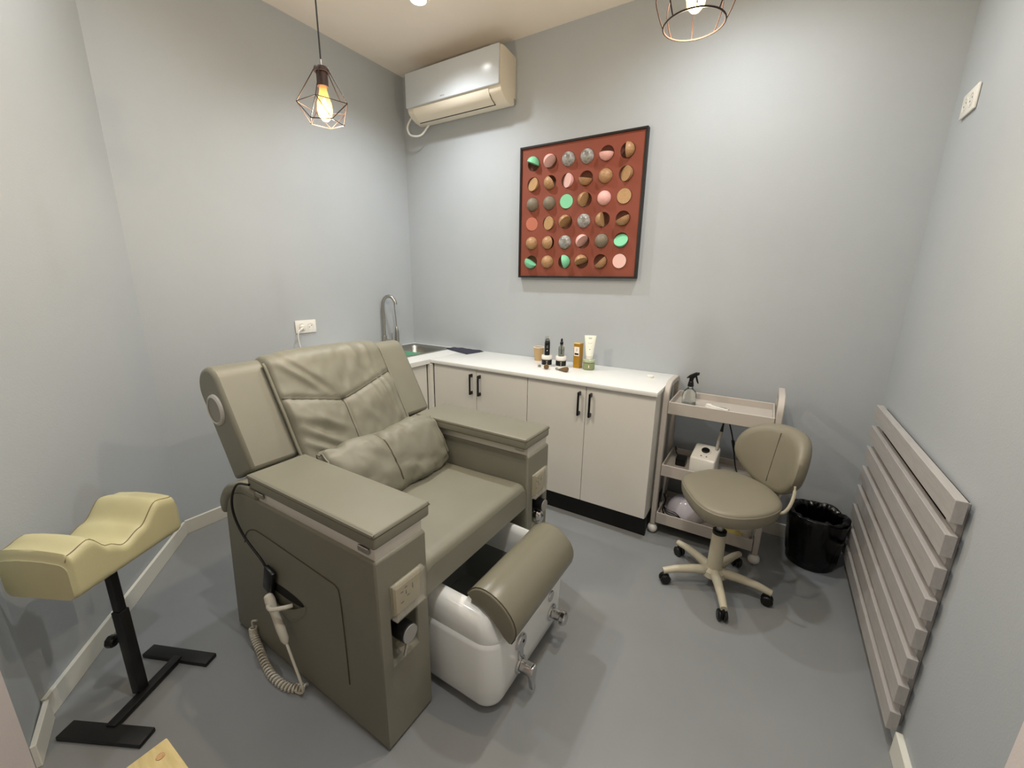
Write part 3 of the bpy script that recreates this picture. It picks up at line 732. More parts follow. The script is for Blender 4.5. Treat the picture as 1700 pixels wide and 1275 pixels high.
# ---- items on the worktop
def cup():
    t = thing('paper_cup', 'brown kraft paper cup behind the bottles on the worktop', 'cup', (1.275, -0.085, ZT))
    MB().lathe([(0.0, 0.003), (0.026, 0.003), (0.026, 0), (0.028, 0), (0.036, 0.092), (0.034, 0.092), (0.027, 0.006), (0, 0.006)], (1.275, -0.085, ZT), 28).build('cup_body', m_kraft, t)
    MB().tube([(1.275+0.0355*math.cos(a), -0.085+0.0355*math.sin(a), ZT+0.092) for a in [2*PI*i/28 for i in range(28)]], 0.0024, 8, closed=True).build('rolled_rim', m_white, t)
cup()
def jar(x, y, lab):
    t = thing('cosmetic_jar', lab, 'jar', (x, y, ZT))
    c = (x, y, ZT)
    MB().lathe([(0.030, 0), (0.033, 0.003), (0.033, 0.046), (0.030, 0.048)], c, 32).build('jar_body', m_white, t)
    MB().lathe([(0.0333, 0.009), (0.0334, 0.0095), (0.0334, 0.0425), (0.0333, 0.043)], c, 32, cap=False).build('black_label', m_blackp, t)
    MB().lathe([(0.033, 0.048), (0.035, 0.049), (0.035, 0.067), (0.033, 0.070), (0, 0.070)], c, 32).build('lid', m_white, t)
    d = (Vector((2.6054, -2.5837))-Vector((x, y))).normalized()
    a = math.atan2(d.y, d.x)
    R_ = Matrix.Translation((x, y, ZT)) @ Matrix.Rotation(a, 4, 'Z')
    q = MB(); q.prism([(-0.003, 0.020), (0.003, 0.020), (0.0, 0.013)], 'x', 0.0334, 0.0338, mtx=R_)
    q.box(0.0334, 0.0337, -0.004, 0.004, 0.026, 0.0275, mtx=R_); q.box(0.0334, 0.0337, -0.006, 0.006, 0.033, 0.035, mtx=R_)
    q.build('printed_mark', m_label, t)
jar(1.405, -0.215, 'white jar with a black label, left one, under the black pump bottle')
jar(1.497, -0.195, 'white jar with a black label, right one, under the glass dropper bottle')
def bottle_black():
    x, y, z = 1.405, -0.215, ZT+0.070
    t = thing('pump_bottle', 'slim black bottle with a clear cap standing on the left jar', 'bottle', (x, y, z))
    MB().lathe([(0.016, 0), (0.0175, 0.002), (0.0175, 0.083), (0.014, 0.087), (0.010, 0.090)], (x, y, z), 24).build('bottle_body', m_blackp, t)
    MB().lathe([(0.012, 0.090), (0.0155, 0.092), (0.0155, 0.098), (0.008, 0.1), (0.008, 0.108), (0.0, 0.108)], (x, y, z), 20).build('pump_head', m_grey, t)
    MB().lathe([(0.0165, 0.0875), (0.0165, 0.112), (0.011, 0.122), (0.0, 0.123)], (x, y, z), 20, cap=False).build('clear_cap', m_glass, t)
    d = (Vector((2.6054, -2.5837))-Vector((x, y))).normalized(); R_ = Matrix.Translation((x, y, z)) @ Matrix.Rotation(math.atan2(d.y, d.x), 4, 'Z')
    q = MB(); q.prism([(-0.0035, 0.034), (0.0035, 0.034), (0, 0.026)], 'x', 0.0174, 0.0179, mtx=R_); q.build('printed_mark', m_label, t)
    q = MB()
    for zz in (0.048, 0.052, 0.056, 0.062): q.box(0.0172, 0.0177, -0.006, 0.006, zz, zz+0.0012, mtx=R_)
    q.build('printed_lines', m_mark, t)
bottle_black()
def dropper():
    x, y, z = 1.497, -0.195, ZT+0.070
    t = thing('dropper_bottle', 'clear glass dropper bottle with a black top standing on the right jar', 'bottle', (x, y, z))
    MB().lathe([(0.017, 0), (0.0195, 0.002), (0.0195, 0.055), (0.012, 0.066), (0.009, 0.069), (0.009, 0.075)], (x, y, z), 24).build('glass_body', m_glassg, t)
    MB().lathe([(0.0, 0.003), (0.0165, 0.003), (0.0165, 0.040), (0, 0.040)], (x, y, z), 20).build('serum', m_water, t)
    MB().lathe([(0.0105, 0.075), (0.0105, 0.090), (0.007, 0.094), (0.0065, 0.108), (0.004, 0.113), (0, 0.114)], (x, y, z), 18).build('dropper_cap', m_blackp, t)
    MB().cyl((x, y, z+0.012), (x, y, z+0.076), 0.0026, n=8).build('pipette', m_blackp, t)
dropper()
def goldbox():
    a = math.radians(62); x, y = 1.597, -0.155
    t = thing('gold_box', 'tall gold cardboard box with a white label beside the jars', 'box', (x, y, ZT), rz=0)
    R_ = Matrix.Translation((x, y, ZT)) @ Matrix.Rotation(math.radians(-6), 4, 'Z')
    MB().box(-0.022, 0.022, -0.022, 0.022, 0, 0.157, bev=0.001, seg=1, mtx=R_).build('carton', m_gold, t)
    MB().box(-0.022, 0.022, -0.022, 0.022, 0.157, 0.1595, bev=0.001, seg=1, mtx=R_).build('carton_top', m_golds, t)
    F = Matrix.Translation((x, y, ZT)) @ Matrix.Rotation(math.radians(-6), 4, 'Z')
    MB().box(-0.018, 0.018, -0.0226, -0.0219, 0.078, 0.136, mtx=F).build('front_label', m_label, t)
    MB().box(-0.014, 0.014, -0.0229, -0.0225, 0.085, 0.096, mtx=F).build('black_band', m_blackp, t)
    q = MB()
    for i, zz in enumerate((0.108, 0.113, 0.118, 0.123)): q.box(-0.006+0.001*(i % 2), 0.006, -0.0228, -0.0225, zz, zz+0.0022, mtx=F)
    q.build('printed_lines', m_mark, t)
goldbox()
def tubejar():
    x, y = 1.676, -0.165
    t = thing('cream_jar', 'sage green glass jar with a pale lid under the white tube', 'jar', (x, y, ZT))
    MB().lathe([(0.031, 0), (0.036, 0.004), (0.037, 0.010), (0.037, 0.040), (0.034, 0.044)], (x, y, ZT), 32).build('jar_body', m_green, t)
    MB().lathe([(0.0345, 0.044), (0.0345, 0.049)], (x, y, ZT), 32, cap=False).build('jar_neck', mat('dark_sage', (70, 80, 48), 0.4), t)
    MB().lathe([(0.037, 0.048), (0.0375, 0.050), (0.0375, 0.062), (0.035, 0.065), (0, 0.065)], (x, y, ZT), 32).build('lid', m_greenl, t)
    d = (Vector((2.6054, -2.5837))-Vector((x, y))).normalized(); R_ = Matrix.Translation((x, y, ZT)) @ Matrix.Rotation(math.atan2(d.y, d.x), 4, 'Z')
    MB().box(0.0368, 0.0374, -0.002, 0.002, 0.016, 0.032, mtx=R_).build('printed_mark', m_label, t)
    z = ZT+0.065
    t = thing('cream_tube', 'white squeeze tube standing cap down on the sage green jar', 'tube', (x, y, z))
    q = MB(); q.lathe([(0.019, 0), (0.021, 0.002), (0.021, 0.020), (0.019, 0.021)], (x, y, z), 24); q.build('screw_cap', m_white, t)
    def tf(u, v):
        a = 2*PI*u; h = 0.021+0.128*v
        rx = 0.0225+0.0135*v; ry = 0.0215*(1-v)**0.8+0.0012
        p = R_ @ Vector((ry*math.sin(a), rx*math.cos(a), 0.065+h)); return p
    q = MB(); q.grid(tf, 32, 14, closed_u=True); q.bm.faces.new([q.bm.verts.new(tf(i/32, 1)) for i in range(32)]); q.build('tube_body', m_ltube, t, smooth=50)
    q = MB()
    def onfront(yy, h): 
        v = (h-0.021)/0.128; ry = 0.0215*(1-v)**0.8+0.0012; rx = 0.0225+0.0135*v
        return Vector((ry*math.sqrt(max(0, 1-(yy/rx)**2))+0.0006, yy, 0.065+h))
    for h, hw, th in ((0.132, 0.011, 0.003), (0.128, 0.008, 0.0016), (0.104, 0.013, 0.0016), (0.099, 0.010, 0.0012), (0.082, 0.012, 0.001), (0.078, 0.012, 0.001), (0.062, 0.004, 0.004)):
        q.quad(R_ @ onfront(-hw, h), R_ @ onfront(hw, h), R_ @ onfront(hw, h+th), R_ @ onfront(-hw, h+th))
    q.build('printed_lines', m_mark, t)
tubejar()
def brush(tip, end, lab):
    tip, end = Vector((*tip, 0)), Vector((*end, 0)); d = (end-tip).normalized(); L = (end-tip).length
    t = thing('mask_brush', lab, 'brush', (end.x, end.y, ZT))
    R = 0.0165
    def P(f_, r): return tip+d*L*f_+Vector((0, 0, ZT+r+0.001))
    pts = [P(0.30, 0.005), P(0.42, 0.008), P(0.62, 0.012), P(0.85, 0.0155), P(0.97, R), P(1.0, R)]
    MB().tube(pts, [0.0045, 0.007, 0.011, 0.0150, 0.0165, 0.013], 18).build('brush_handle', m_brown, t)
    MB().tube([P(0.0, 0.006), P(0.08, 0.008), P(0.30, 0.006)], [0.004, 0.0075, 0.005], 14).build('ferrule', m_steel, t)
brush((1.512, -0.300), (1.604, -0.330), 'dark wooden mask brush lying in front of the gold box')
brush((1.418, -0.262), (1.462, -0.330), 'brown wooden mask brush lying in front of the left jar')
q = MB(); q.lathe([(0.0, 0), (0.010, 0), (0.011, 0.004), (0.010, 0.011), (0.006, 0.014), (0, 0.014)], (1.388, -0.285, ZT), 16)
tag(q.build('bead', m_steel), 'tiny silver cap on the worktop left of the brushes', 'cap')
t = thing('white_lid', 'small round white lid near the right end of the worktop', 'lid', (2.06, -0.17, ZT))
MB().lathe([(0.019, 0), (0.020, 0.002), (0.020, 0.012), (0.018, 0.014), (0, 0.014)], (2.06, -0.17, ZT), 24).build('lid_body', m_white, t)
MB().box(2.079, 2.09, -0.178, -0.164, ZT, ZT+0.006, bev=0.001, seg=1).build('tab', m_white, t)

# ------------------------------------------------------------------ trolley
TX0, TX1, TY0, TY1 = 2.212, 2.690, -0.378, -0.085
tr = thing('trolley', 'beige three-tier plastic trolley against the wall beside the cabinets', 'trolley', ((TX0+TX1)/2, -0.23, 0))
for ztop in (0.790, 0.432, 0.140):
    q = MB(); th = 0.008; h = 0.066
    q.box(TX0, TX1, TY0, TY0+th, ztop-h, ztop, bev=0.002, seg=1); q.box(TX0, TX1, TY1-th, TY1, ztop-h, ztop, bev=0.002, seg=1)
    q.box(TX0, TX0+th, TY0+th, TY1-th, ztop-h, ztop, bev=0.002, seg=1); q.box(TX1-th, TX1, TY0+th, TY1-th, ztop-h, ztop, bev=0.002, seg=1)
    q.box(TX0+th, TX1-th, TY0+th, TY1-th, ztop-0.042, ztop-0.036); q.build('tray', m_trol, tr)
def arch(x):
    t_ = bmesh.new(); path = []
    yf, yb, zt, r = TY0+0.004, TY1+0.02, 0.888, 0.085
    path += [(yf, 0.055), (yf, zt-r)]
    path += [(yf+r-r*math.cos(a), zt-r+r*math.sin(a)) for a in [i*PI/2/7 for i in range(1, 8)]]
    path += [(yb-r+r*math.sin(a), zt-r+r*math.cos(a)) for a in [i*PI/2/7 for i in range(8)]]
    path += [(yb, 0.055)]
    outer = path; dpt = 0.030
    cy_, cz = (yf+yb)/2, 0.4
    inner_ = []
    for i, (y, z) in enumerate(path):
        a = path[max(0, i-1)]; b = path[min(len(path)-1, i+1)]; d = Vector((b[0]-a[0], b[1]-a[1])).normalized(); n_ = Vector((d.y, -d.x)); inner_.append((y+n_.x*dpt, z+n_.y*dpt))
    q = MB()
    hw = 0.014
    t_ = bmesh.new(); rg = []
    for o_, i_ in zip(outer, inner_):
        rg.append([t_.verts.new((x-hw, o_[0], o_[1])), t_.verts.new((x+hw, o_[0], o_[1])), t_.verts.new((x+hw, i_[0], i_[1])), t_.verts.new((x-hw, i_[0], i_[1]))])
    for a, b in zip(rg, rg[1:]):
        for k in range(4): t_.faces.new((a[k], a[(k+1) % 4], b[(k+1) % 4], b[k]))
    t_.faces.new(rg[0]); t_.faces.new(rg[-1]); bmesh.ops.recalc_face_normals(t_, faces=t_.faces)
    q._add(t_); q.build('side_frame', m_trol, tr, smooth=25, bevel=0.004)
    for y in (yf+0.015, yb-0.015):
        c = MB(); c.sphere((x, y, 0.028), 0.0275, 18, 12); c.cyl((x, y, 0.045), (x, y, 0.062), 0.009, n=12); c.build('caster', m_white, tr)
arch(TX0-0.016); arch(TX1+0.016)
# on the trolley
zt = 0.790-0.0355
t = thing('spray_bottle', 'clear spray bottle with a black trigger on the top tray of the trolley', 'bottle', (2.292, -0.25, zt))
c = (2.292, -0.25, zt)
MB().lathe([(0.033, 0), (0.036, 0.004), (0.036, 0.055), (0.030, 0.078), (0.014, 0.096), (0.013, 0.104)], c, 28).build('bottle_body', m_glass, t)
MB().lathe([(0.0, 0.004), (0.033, 0.004), (0.033, 0.012), (0, 0.012)], c, 24).build('liquid', m_water, t)
MB().cyl((2.292, -0.25, zt+0.104), (2.292, -0.25, zt+0.132), 0.016, 0.013, n=16, bev=0.002).build('collar', m_blackp, t)
R_ = Matrix.Translation((2.292, -0.25, zt)) @ Matrix.Rotation(math.radians(8), 4, 'Z')
q = MB(); q.prism([(-0.011, 0.130), (0.010, 0.130), (0.012, 0.150), (0.028, 0.168), (0.036, 0.170), (0.037, 0.183), (0.018, 0.182), (-0.010, 0.166), (-0.024, 0.150), (-0.022, 0.147), (-0.010, 0.152)], 'y', -0.010, 0.010, bev=0.002, mtx=R_); q.build('spray_head', m_blackp, t)
q = MB(); q.prism([(0.018, 0.160), (0.026, 0.164), (0.038, 0.125), (0.033, 0.122), (0.024, 0.138)], 'y', -0.006, 0.006, bev=0.0015, mtx=R_); q.build('trigger', m_blackp, t)
t = thing('nail_tool', 'white plastic nail clipper lying on the top tray of the trolley', 'tool', (2.43, -0.27, zt))
R_ = Matrix.Translation((2.434, -0.262, zt+0.001)) @ Matrix.Rotation(math.radians(-22), 4, 'Z')
MB().box(-0.060, 0.060, -0.011, 0.011, 0, 0.010, bev=0.003, mtx=R_).build('lower_body', m_white, t)
q = MB(); q.prism([(-0.060, 0.0105), (0.060, 0.0105), (0.062, 0.021), (0.046, 0.014), (-0.030, 0.015), (-0.038, 0.021), (-0.056, 0.020)], 'y', -0.010, 0.010, bev=0.002, mtx=R_); q.build('lever', m_white, t)
zt2 = 0.432-0.0355
t = thing('nail_drill', 'white nail drill unit with a black dial on the middle tray', 'machine', (2.37, -0.30, zt2))
R_ = Matrix.Translation((2.412, -0.295, zt2+0.001)) @ Matrix.Rotation(math.radians(-6), 4, 'Z')
q = MB(); q.prism([(-0.060, 0), (0.060, 0), (0.060, 0.150), (-0.060, 0.105)], 'x', -0.062, 0.062, bev=0.010, seg=3, mtx=R_ )
q.build('housing', m_white, t)
tilt = Matrix.Translation((0, 0.0, 0.128)) @ Matrix.Rotation(math.atan2(0.045, 0.12), 4, 'X')
q = MB(); q.lathe([(0.026, 0), (0.026, 0.004), (0.022, 0.006)], n=28, mtx=R_ @ tilt); q.build('dial_ring', m_white, t)
q = MB(); q.lathe([(0.020, 0.004), (0.020, 0.012), (0.016, 0.016), (0, 0.016)], n=28, mtx=R_ @ tilt); q.build('dial', m_blackp, t)
q = MB()
for dx in (-0.012, 0.014): q.lathe([(0.004, 0), (0.004, 0.003)], n=10, mtx=R_ @ tilt @ Matrix.Translation((dx, -0.040, 0)))
q.build('switches', m_grey, t)
# pen holder and handpiece
hp = R_ @ Vector((0.046, 0.030, 0.146))
pt = thing('drill_handpiece', 'grey drill handpiece standing upright in the nail drill unit with black cord', 'tool', tuple(hp))
MB().tube([hp+Vector((0, 0, -0.005)), hp+Vector((0.004, 0.0, 0.05)), hp+Vector((0.010, 0.004, 0.10))], [0.007, 0.0085, 0.009], 14).build('handpiece_body', m_spk, pt)
MB().tube([hp+Vector((0.010, 0.004, 0.10)), hp+Vector((0.014, 0.005, 0.145))], [0.008, 0.004], 12).build('strain_relief', m_blackp, pt)
MB().tube(smooth_path([hp+Vector((0.014, 0.005, 0.143)), hp+Vector((0.028, 0.02, 0.168)), hp+Vector((0.045, 0.05, 0.12)), hp+Vector((0.070, 0.06, 0.03)), hp+Vector((0.095, 0.05, -0.09)), hp+Vector((0.115, 0.03, -0.133))], 7), 0.0035, 8).build('cord', m_blackp, pt)
MB().tube([hp+Vector((0.066, 0.06, 0.045)), hp+Vector((0.084, 0.055, -0.02))], 0.0075, 10).build('cord_grip', m_blackp, pt)
t = thing('power_adapter', 'black power adapter with lead on the middle tray left of the nail drill', 'adapter', (2.285, -0.22, zt2))
MB().box(2.262, 2.315, -0.265, -0.195, zt2+0.001, zt2+0.045, bev=0.005).build('adapter_body', m_blackp, t)
MB().tube(smooth_path([(2.265, -0.20, zt2+0.03), (2.245, -0.17, zt2+0.05), (2.235, -0.13, zt2+0.06), (2.24, -0.10, zt2+0.03)], 6), 0.003, 6).build('adapter_lead', m_blackp, t)
zt3 = 0.140-0.0355
t = thing('nail_lamp', 'white domed nail lamp with black cables on the bottom tray of the trolley', 'nail lamp', (2.345, -0.27, zt3))
lc = Vector((2.345, -0.265, zt3+0.001))
def dome(u, v):
    a = 2*PI*u; ph = PI/2*v
    sx, sy, sz = 0.100, 0.085, 0.120
    x, y, z = sx*math.cos(a)*math.cos(ph)**0.75, sy*math.sin(a)*math.cos(ph)**0.75, sz*math.sin(ph)
    return lc+Vector((x, y, z))
MB().grid(dome, 40, 14, closed_u=True).build('lamp_shell', m_lamp, t, smooth=60)
q = MB()
for k in range(5):
    pts = []
    for i in range(13):
        ph = 0.10+0.5*i/12*(1+0.05*k); a = -0.95-0.10*k+0.35*math.sin(i/12*PI); pts.append(Vector(dome((a/(2*PI)) % 1, ph/(PI/2)*0.8))+Vector((0.001, -0.0015, 0.001)))
q.build('vent_lines', m_grey, t) if False else q.bm.free()
q = MB()
for k in range(3):
    q.tube(smooth_path([(2.235, -0.335+0.01*k, zt3+0.07-0.01*k), (2.262, -0.358, zt3+0.06-0.012*k), (2.31, -0.360+0.004*k, zt3+0.052-0.014*k), (2.355, -0.352, zt3+0.012), (2.405, -0.350+0.006*k, zt3+0.006)], 7), 0.0028, 6)
q.tube(smooth_path([(2.228, -0.30, zt3+0.12), (2.245, -0.32, zt3+0.09), (2.238, -0.345, zt3+0.05), (2.25, -0.355, zt3+0.02)], 6), 0.0045, 6)
q.build('cables', m_blackp, t)
t = thing('sachet', 'pale yellow foil sachet on the bottom tray behind the stool column', 'packet', (2.58, -0.30, zt3))
def sach(u, v): return Vector((2.54+0.10*u, -0.345+0.07*v, zt3+0.006+0.022*math.sin(PI*u)*math.sin(PI*v)+0.004*noise.noise(Vector((u*6, v*6, 1)))))
q = MB(); q.grid(sach, 16, 12); q.grid(lambda u, v: Vector((2.54+0.10*u, -0.345+0.07*v, zt3+0.003)), 16, 12); q.build('sachet_body', m_yel, t, smooth=70)

# ------------------------------------------------------------------ swivel stool
ST = thing('swivel_stool', 'beige vinyl swivel stool with curved backrest on a five-star castor base', 'stool', (2.545, -0.640, 0), rz=math.radians(44))
SM = WM[ST.name]
def L(x, y, z): return SM @ Vector((x, y, z))
SEAT_OUT = smooth_path([(2.360, -0.645, 0), (2.400, -0.735, 0), (2.457, -0.825, 0), (2.522, -0.868, 0), (2.605, -0.856, 0), (2.690, -0.791, 0), (2.748, -0.700, 0), (2.760, -0.605, 0), (2.717, -0.498, 0), (2.640, -0.420, 0), (2.556, -0.396, 0), (2.465, -0.424, 0), (2.385, -0.520, 0), (2.354, -0.580, 0)], 4, closed=True)
SC = Vector((2.560, -0.632, 0))
prof = [(0.0, 0.420), (0.70, 0.420), (0.90, 0.423), (0.955, 0.430), (0.985, 0.444), (0.995, 0.462), (1.0, 0.478), (0.997, 0.4835), (0.985, 0.4855), (0.980, 0.489), (0.965, 0.4945), (0.92, 0.499), (0.80, 0.502), (0.4, 0.504), (0.0, 0.504)]
def seatf(u, v):
    k = v*(len(prof)-1); i = int(min(len(prof)-2, k)); f_ = k-i; r = prof[i][0]+(prof[i+1][0]-prof[i][0])*f_; z = prof[i][1]+(prof[i+1][1]-prof[i][1])*f_
    p = SC + (SEAT_OUT[int(round(u*len(SEAT_OUT))) % len(SEAT_OUT)]-SC)*r
    return Vector((p.x, p.y, z))
MB().grid(seatf, len(SEAT_OUT), len(prof), closed_u=True).build('seat', m_stool, ST, smooth=40)
def backf(u, v):
    # u round the outline, v front to back through the thickness
    a = 2*PI*u
    prof2 = [(0.0, 0.0), (0.5, 0.0), (0.78, -0.002), (0.90, -0.008), (0.97, -0.020), (1.0, -0.040), (0.985, -0.060), (0.93, -0.076), (0.82, -0.084), (0.5, -0.088), (0.0, -0.088)]
    k = v*(len(prof2)-1); i = int(min(len(prof2)-2, k)); f_ = k-i
    r = prof2[i][0]+(prof2[i+1][0]-prof2[i][0])*f_; d = prof2[i][1]+(prof2[i+1][1]-prof2[i][1])*f_
    ca, sa = math.cos(a), math.sin(a)
    rr_ = (abs(ca)**2.6+abs(sa)**2.6)**(-1/2.6)
    y = 0.181*rr_*ca*r-0.004; z = 0.150*rr_*sa*r
    if z < 0: y *= 1-0.34*(z/-0.15)**1.5
    curve = -0.085*(y/0.18)**2
    x = 0.222 - d + curve + 0.16*z
    return L(x, y, 0.628+z)
MB().grid(backf, 56, 11, closed_u=True).build('backrest', m_stool, ST, smooth=60)
sm = MB(); sm.tube([L(0.222+0.16*z-0.0004, 0, 0.628+z) for z in [-0.105+0.23*i/16 for i in range(17)]], 0.0013, 6); sm.build('backrest_seam', m_leather_d, ST)
q = MB(); q.tube([L(0.05, 0, 0.414), L(0.22, 0, 0.414), L(0.29, 0, 0.43), L(0.312, 0, 0.50), L(0.322, 0, 0.60)], 0.010, 10); q.build('back_bracket', m_stool_m, ST)
q = MB(); q.tube(smooth_path([(2.742, -0.668, 0.455), (2.768, -0.684, 0.482), (2.782, -0.690, 0.520), (2.789, -0.684, 0.566), (2.787, -0.680, 0.602)], 5), [0.005]*4+[0.0065]*14+[0.004]*3, 8); q.build('adjust_lever', m_stool_m, ST)
q = MB(); q.lathe([(0.09, 0.408), (0.09, 0.420)], n=24, mtx=SM); q.build('seat_plate', m_black, ST)
q = MB(); q.lathe([(0.016, 0.27), (0.016, 0.41)], n=18, mtx=SM); q.build('gas_piston', m_steel, ST)
q = MB(); q.lathe([(0.034, 0.060), (0.034, 0.07), (0.029, 0.285), (0.026, 0.29), (0.018, 0.29)], n=26, mtx=SM); q.build('column', m_stool_m, ST)
q = MB(); q.lathe([(0.0295, 0.276), (0.030, 0.292), (0.017, 0.294)], n=26, mtx=SM, cap=False); q.build('column_collar', m_blackp, ST)
q = MB(); q.lathe([(0.045, 0.052), (0.055, 0.06), (0.052, 0.085), (0.036, 0.098)], n=26, mtx=SM); q.build('hub', m_stool_m, ST)
CAST = [(2.352, -0.485), (2.330, -0.765), (2.612, -0.868), (2.773, -0.650), (2.640, -0.420)]
hubp = Vector((2.545, -0.640, 0))
for cx, cy in CAST:
    d = (Vector((cx, cy, 0))-hubp); Ld = d.length; dn = d.normalized()
    Ld = 0.225; e = hubp+dn*Ld
    q = MB(); q.tube([hubp+Vector((0, 0, 0.078))+dn*0.02, hubp+dn*0.10+Vector((0, 0, 0.082)), hubp+dn*0.18+Vector((0, 0, 0.078)), e+Vector((0, 0, 0.066))+dn*0.012], [0.024, 0.020, 0.017, 0.015], 12)
    lgo = q.build('base_arm', m_stool_m, ST)
    sdv = Vector((-dn.y, dn.x, 0))
    q = MB(); q.cyl(e+sdv*0.020+Vector((0, 0, 0.0245)), e+sdv*0.004+Vector((0, 0, 0.0245)), 0.0245, n=18, bev=0.005); q.cyl(e-sdv*0.004+Vector((0, 0, 0.0245)), e-sdv*0.020+Vector((0, 0, 0.0245)), 0.0245, n=18, bev=0.005)
    q.cyl(e+Vector((0, 0, 0.02)), e+Vector((0, 0, 0.066)), 0.012, n=12); q.build('castor', m_blackp, lgo)

# ------------------------------------------------------------------ waste bin
bx, by = 2.952, -0.170
t = thing('waste_bin', 'small round waste bin lined with a glossy black bag by the slatted cover', 'bin', (bx, by, 0))
MB().lathe([(0.100, 0.0), (0.104, 0.004), (0.126, 0.26), (0.121, 0.26), (0.098, 0.008), (0, 0.008)], (bx, by, 0), 36).build('bin_body', m_blackp, t)
def bag(u, v):
    a = 2*PI*u
    prof3 = [(0.112, 0.035), (0.117, 0.09), (0.123, 0.15), (0.128, 0.21), (0.132, 0.255), (0.130, 0.278), (0.118, 0.282), (0.104, 0.268), (0.096, 0.22), (0.092, 0.14), (0.06, 0.08), (0.0, 0.07)]
    k = v*(len(prof3)-1); i = int(min(len(prof3)-2, k)); f_ = k-i; r = prof3[i][0]+(prof3[i+1][0]-prof3[i][0])*f_; z = prof3[i][1]+(prof3[i+1][1]-prof3[i][1])*f_
    nz = noise.noise(Vector((math.cos(a)*3, math.sin(a)*3, z*9)))
    fold = abs(noise.noise(Vector((math.cos(a)*6+z*4, math.sin(a)*6, z*5+3))))
    r2 = r+0.004*nz+(0.006*fold-0.004 if v < 0.5 else -0.022*fold) if r > 0.01 else 0
    z2 = z+(0.016*noise.noise(Vector((math.cos(a)*2.5, math.sin(a)*2.5, 7))) if 0.25 < v < 0.8 else 0)
    if v < 0.01: z2 += 0.02*noise.noise(Vector((math.cos(a)*4, math.sin(a)*4, 1)))
    return (bx+r2*math.cos(a), by+r2*math.sin(a), z2)
MB().grid(bag, 96, 46, closed_u=True).build('bin_bag', m_bag, t, smooth=70)

# ------------------------------------------------------------------ slatted cover on the right wall
sl = thing('slatted_cover', 'grey painted wooden slat panel fixed low on the right wall', 'slat panel', (W-0.02, -0.63, 0))
smesh = MB().box(W-0.040, W-0.014, -1.140, -0.112, -0.066, 0.0, bev=0.0012, seg=1).build('slat', m_slat, sl)
smesh.location = (0, 0, 0.858); smesh.parent = None
proto = smesh
for k in range(8):
    o = proto if k == 0 else proto.copy()
    if k: COL.objects.link(o)
    o.parent = sl; o.matrix_parent_inverse = WM[sl.name].inverted(); o.location = (0, 0.0008*((k*7) % 5-2), 0.858-0.1022*k)
for y0, y1 in ((-0.195, -0.155), (-1.115, -1.040)):
    MB().box(W-0.0145, W-0.001, y0, y1, 0.085, 0.845).build('batten', m_slat, sl)
MB().box(W-0.005, W-0.001, -1.105, -0.115, 0.085, 0.845).build('gap_shade_board', m_dark, sl)  # dark sheet added behind the slats, standing in for shadow in the gaps

# ------------------------------------------------------------------ wall sockets
def socket(name, label, m_, plug):
    t = thing(name, label, 'socket', tuple(m_ @ Vector((0, 0, 0))))
    # local: x along the wall, y up, z out
    def B(x0, x1, y0, y1, z0, z1, bev, mm, nm, par=t):
        return MB().box(x0, x1, y0, y1, z0, z1, bev=bev, mtx=m_).build(nm, mm, par)
    B(-0.072, 0.072, -0.042, 0.042, 0, 0.009, 0.004, m_white, 'frame_plate')
    for sx in (-0.030, 0.030):
        b = MB(); b.lathe([(0.0265, 0.0092), (0.025, 0.0105), (0.021, 0.0105), (0.0205, 0.0022+0.0075), (0, 0.0096)], n=24, cap=False, mtx=m_ @ Matrix.Translation((sx, 0, 0))); o = b.build('outlet', m_white, t)
        b = MB()
        for px in (-0.0095, 0.0095): b.lathe([(0.0028, 0.0098), (0.0028, 0.0102), (0, 0.0102)], n=10, mtx=m_ @ Matrix.Translation((sx+px*0.8, px*0.5, 0)))
        b.build('pin_holes', m_dark, o)
        b = MB(); b.lathe([(0.0195, 0.0099), (0.0185, 0.0103)], n=24, cap=False, mtx=m_ @ Matrix.Translation((sx, 0, 0))); b.build('outlet_ring', m_grey, o)
    return t
mL = Matrix.Translation((0.001, -0.982, 1.083)) @ Matrix(((0, 0, 1, 0), (1, 0, 0, 0), (0, 1, 0, 0), (0, 0, 0, 1)))
socket('wall_socket', 'white double wall socket with a plug above the pedicure chair', mL, True)
pg = thing('plug', 'white plug with a white cable in the socket above the chair', 'plug', (0.02, -1.015, 1.08))
q = MB(); q.cyl((0.0125, -1.012, 1.083), (0.034, -1.012, 1.081), 0.017, 0.015, n=20, bev=0.003); q.cyl((0.026, -1.012, 1.081), (0.030, -1.036, 1.067), 0.009, 0.006, n=12); q.build('plug_body', m_white, pg)
q = MB(); q.tube(smooth_path([(0.030, -1.036, 1.067), (0.030, -1.050, 1.053), (0.028, -1.056, 1.02), (0.026, -1.050, 0.97), (0.024, -1.04, 0.90), (0.024, -1.04, 0.7), (0.03, -1.04, 0.3), (0.04, -1.03, 0.01)], 6), 0.0042, 8); q.build('plug_cable', m_white, pg)
mR = Matrix.Translation((W-0.001, -0.222, 2.062)) @ Matrix(((0, 0, -1, 0), (-1, 0, 0, 0), (0, 1, 0, 0), (0, 0, 0, 1)))
mR = Matrix.Translation((W-0.001, -0.222, 2.062)) @ Matrix(((0, 0, -1, 0), (1, 0, 0, 0), (0, -1, 0, 0), (0, 0, 0, 1)))
socket('wall_socket', 'white double wall socket high on the right wall', mR, False)

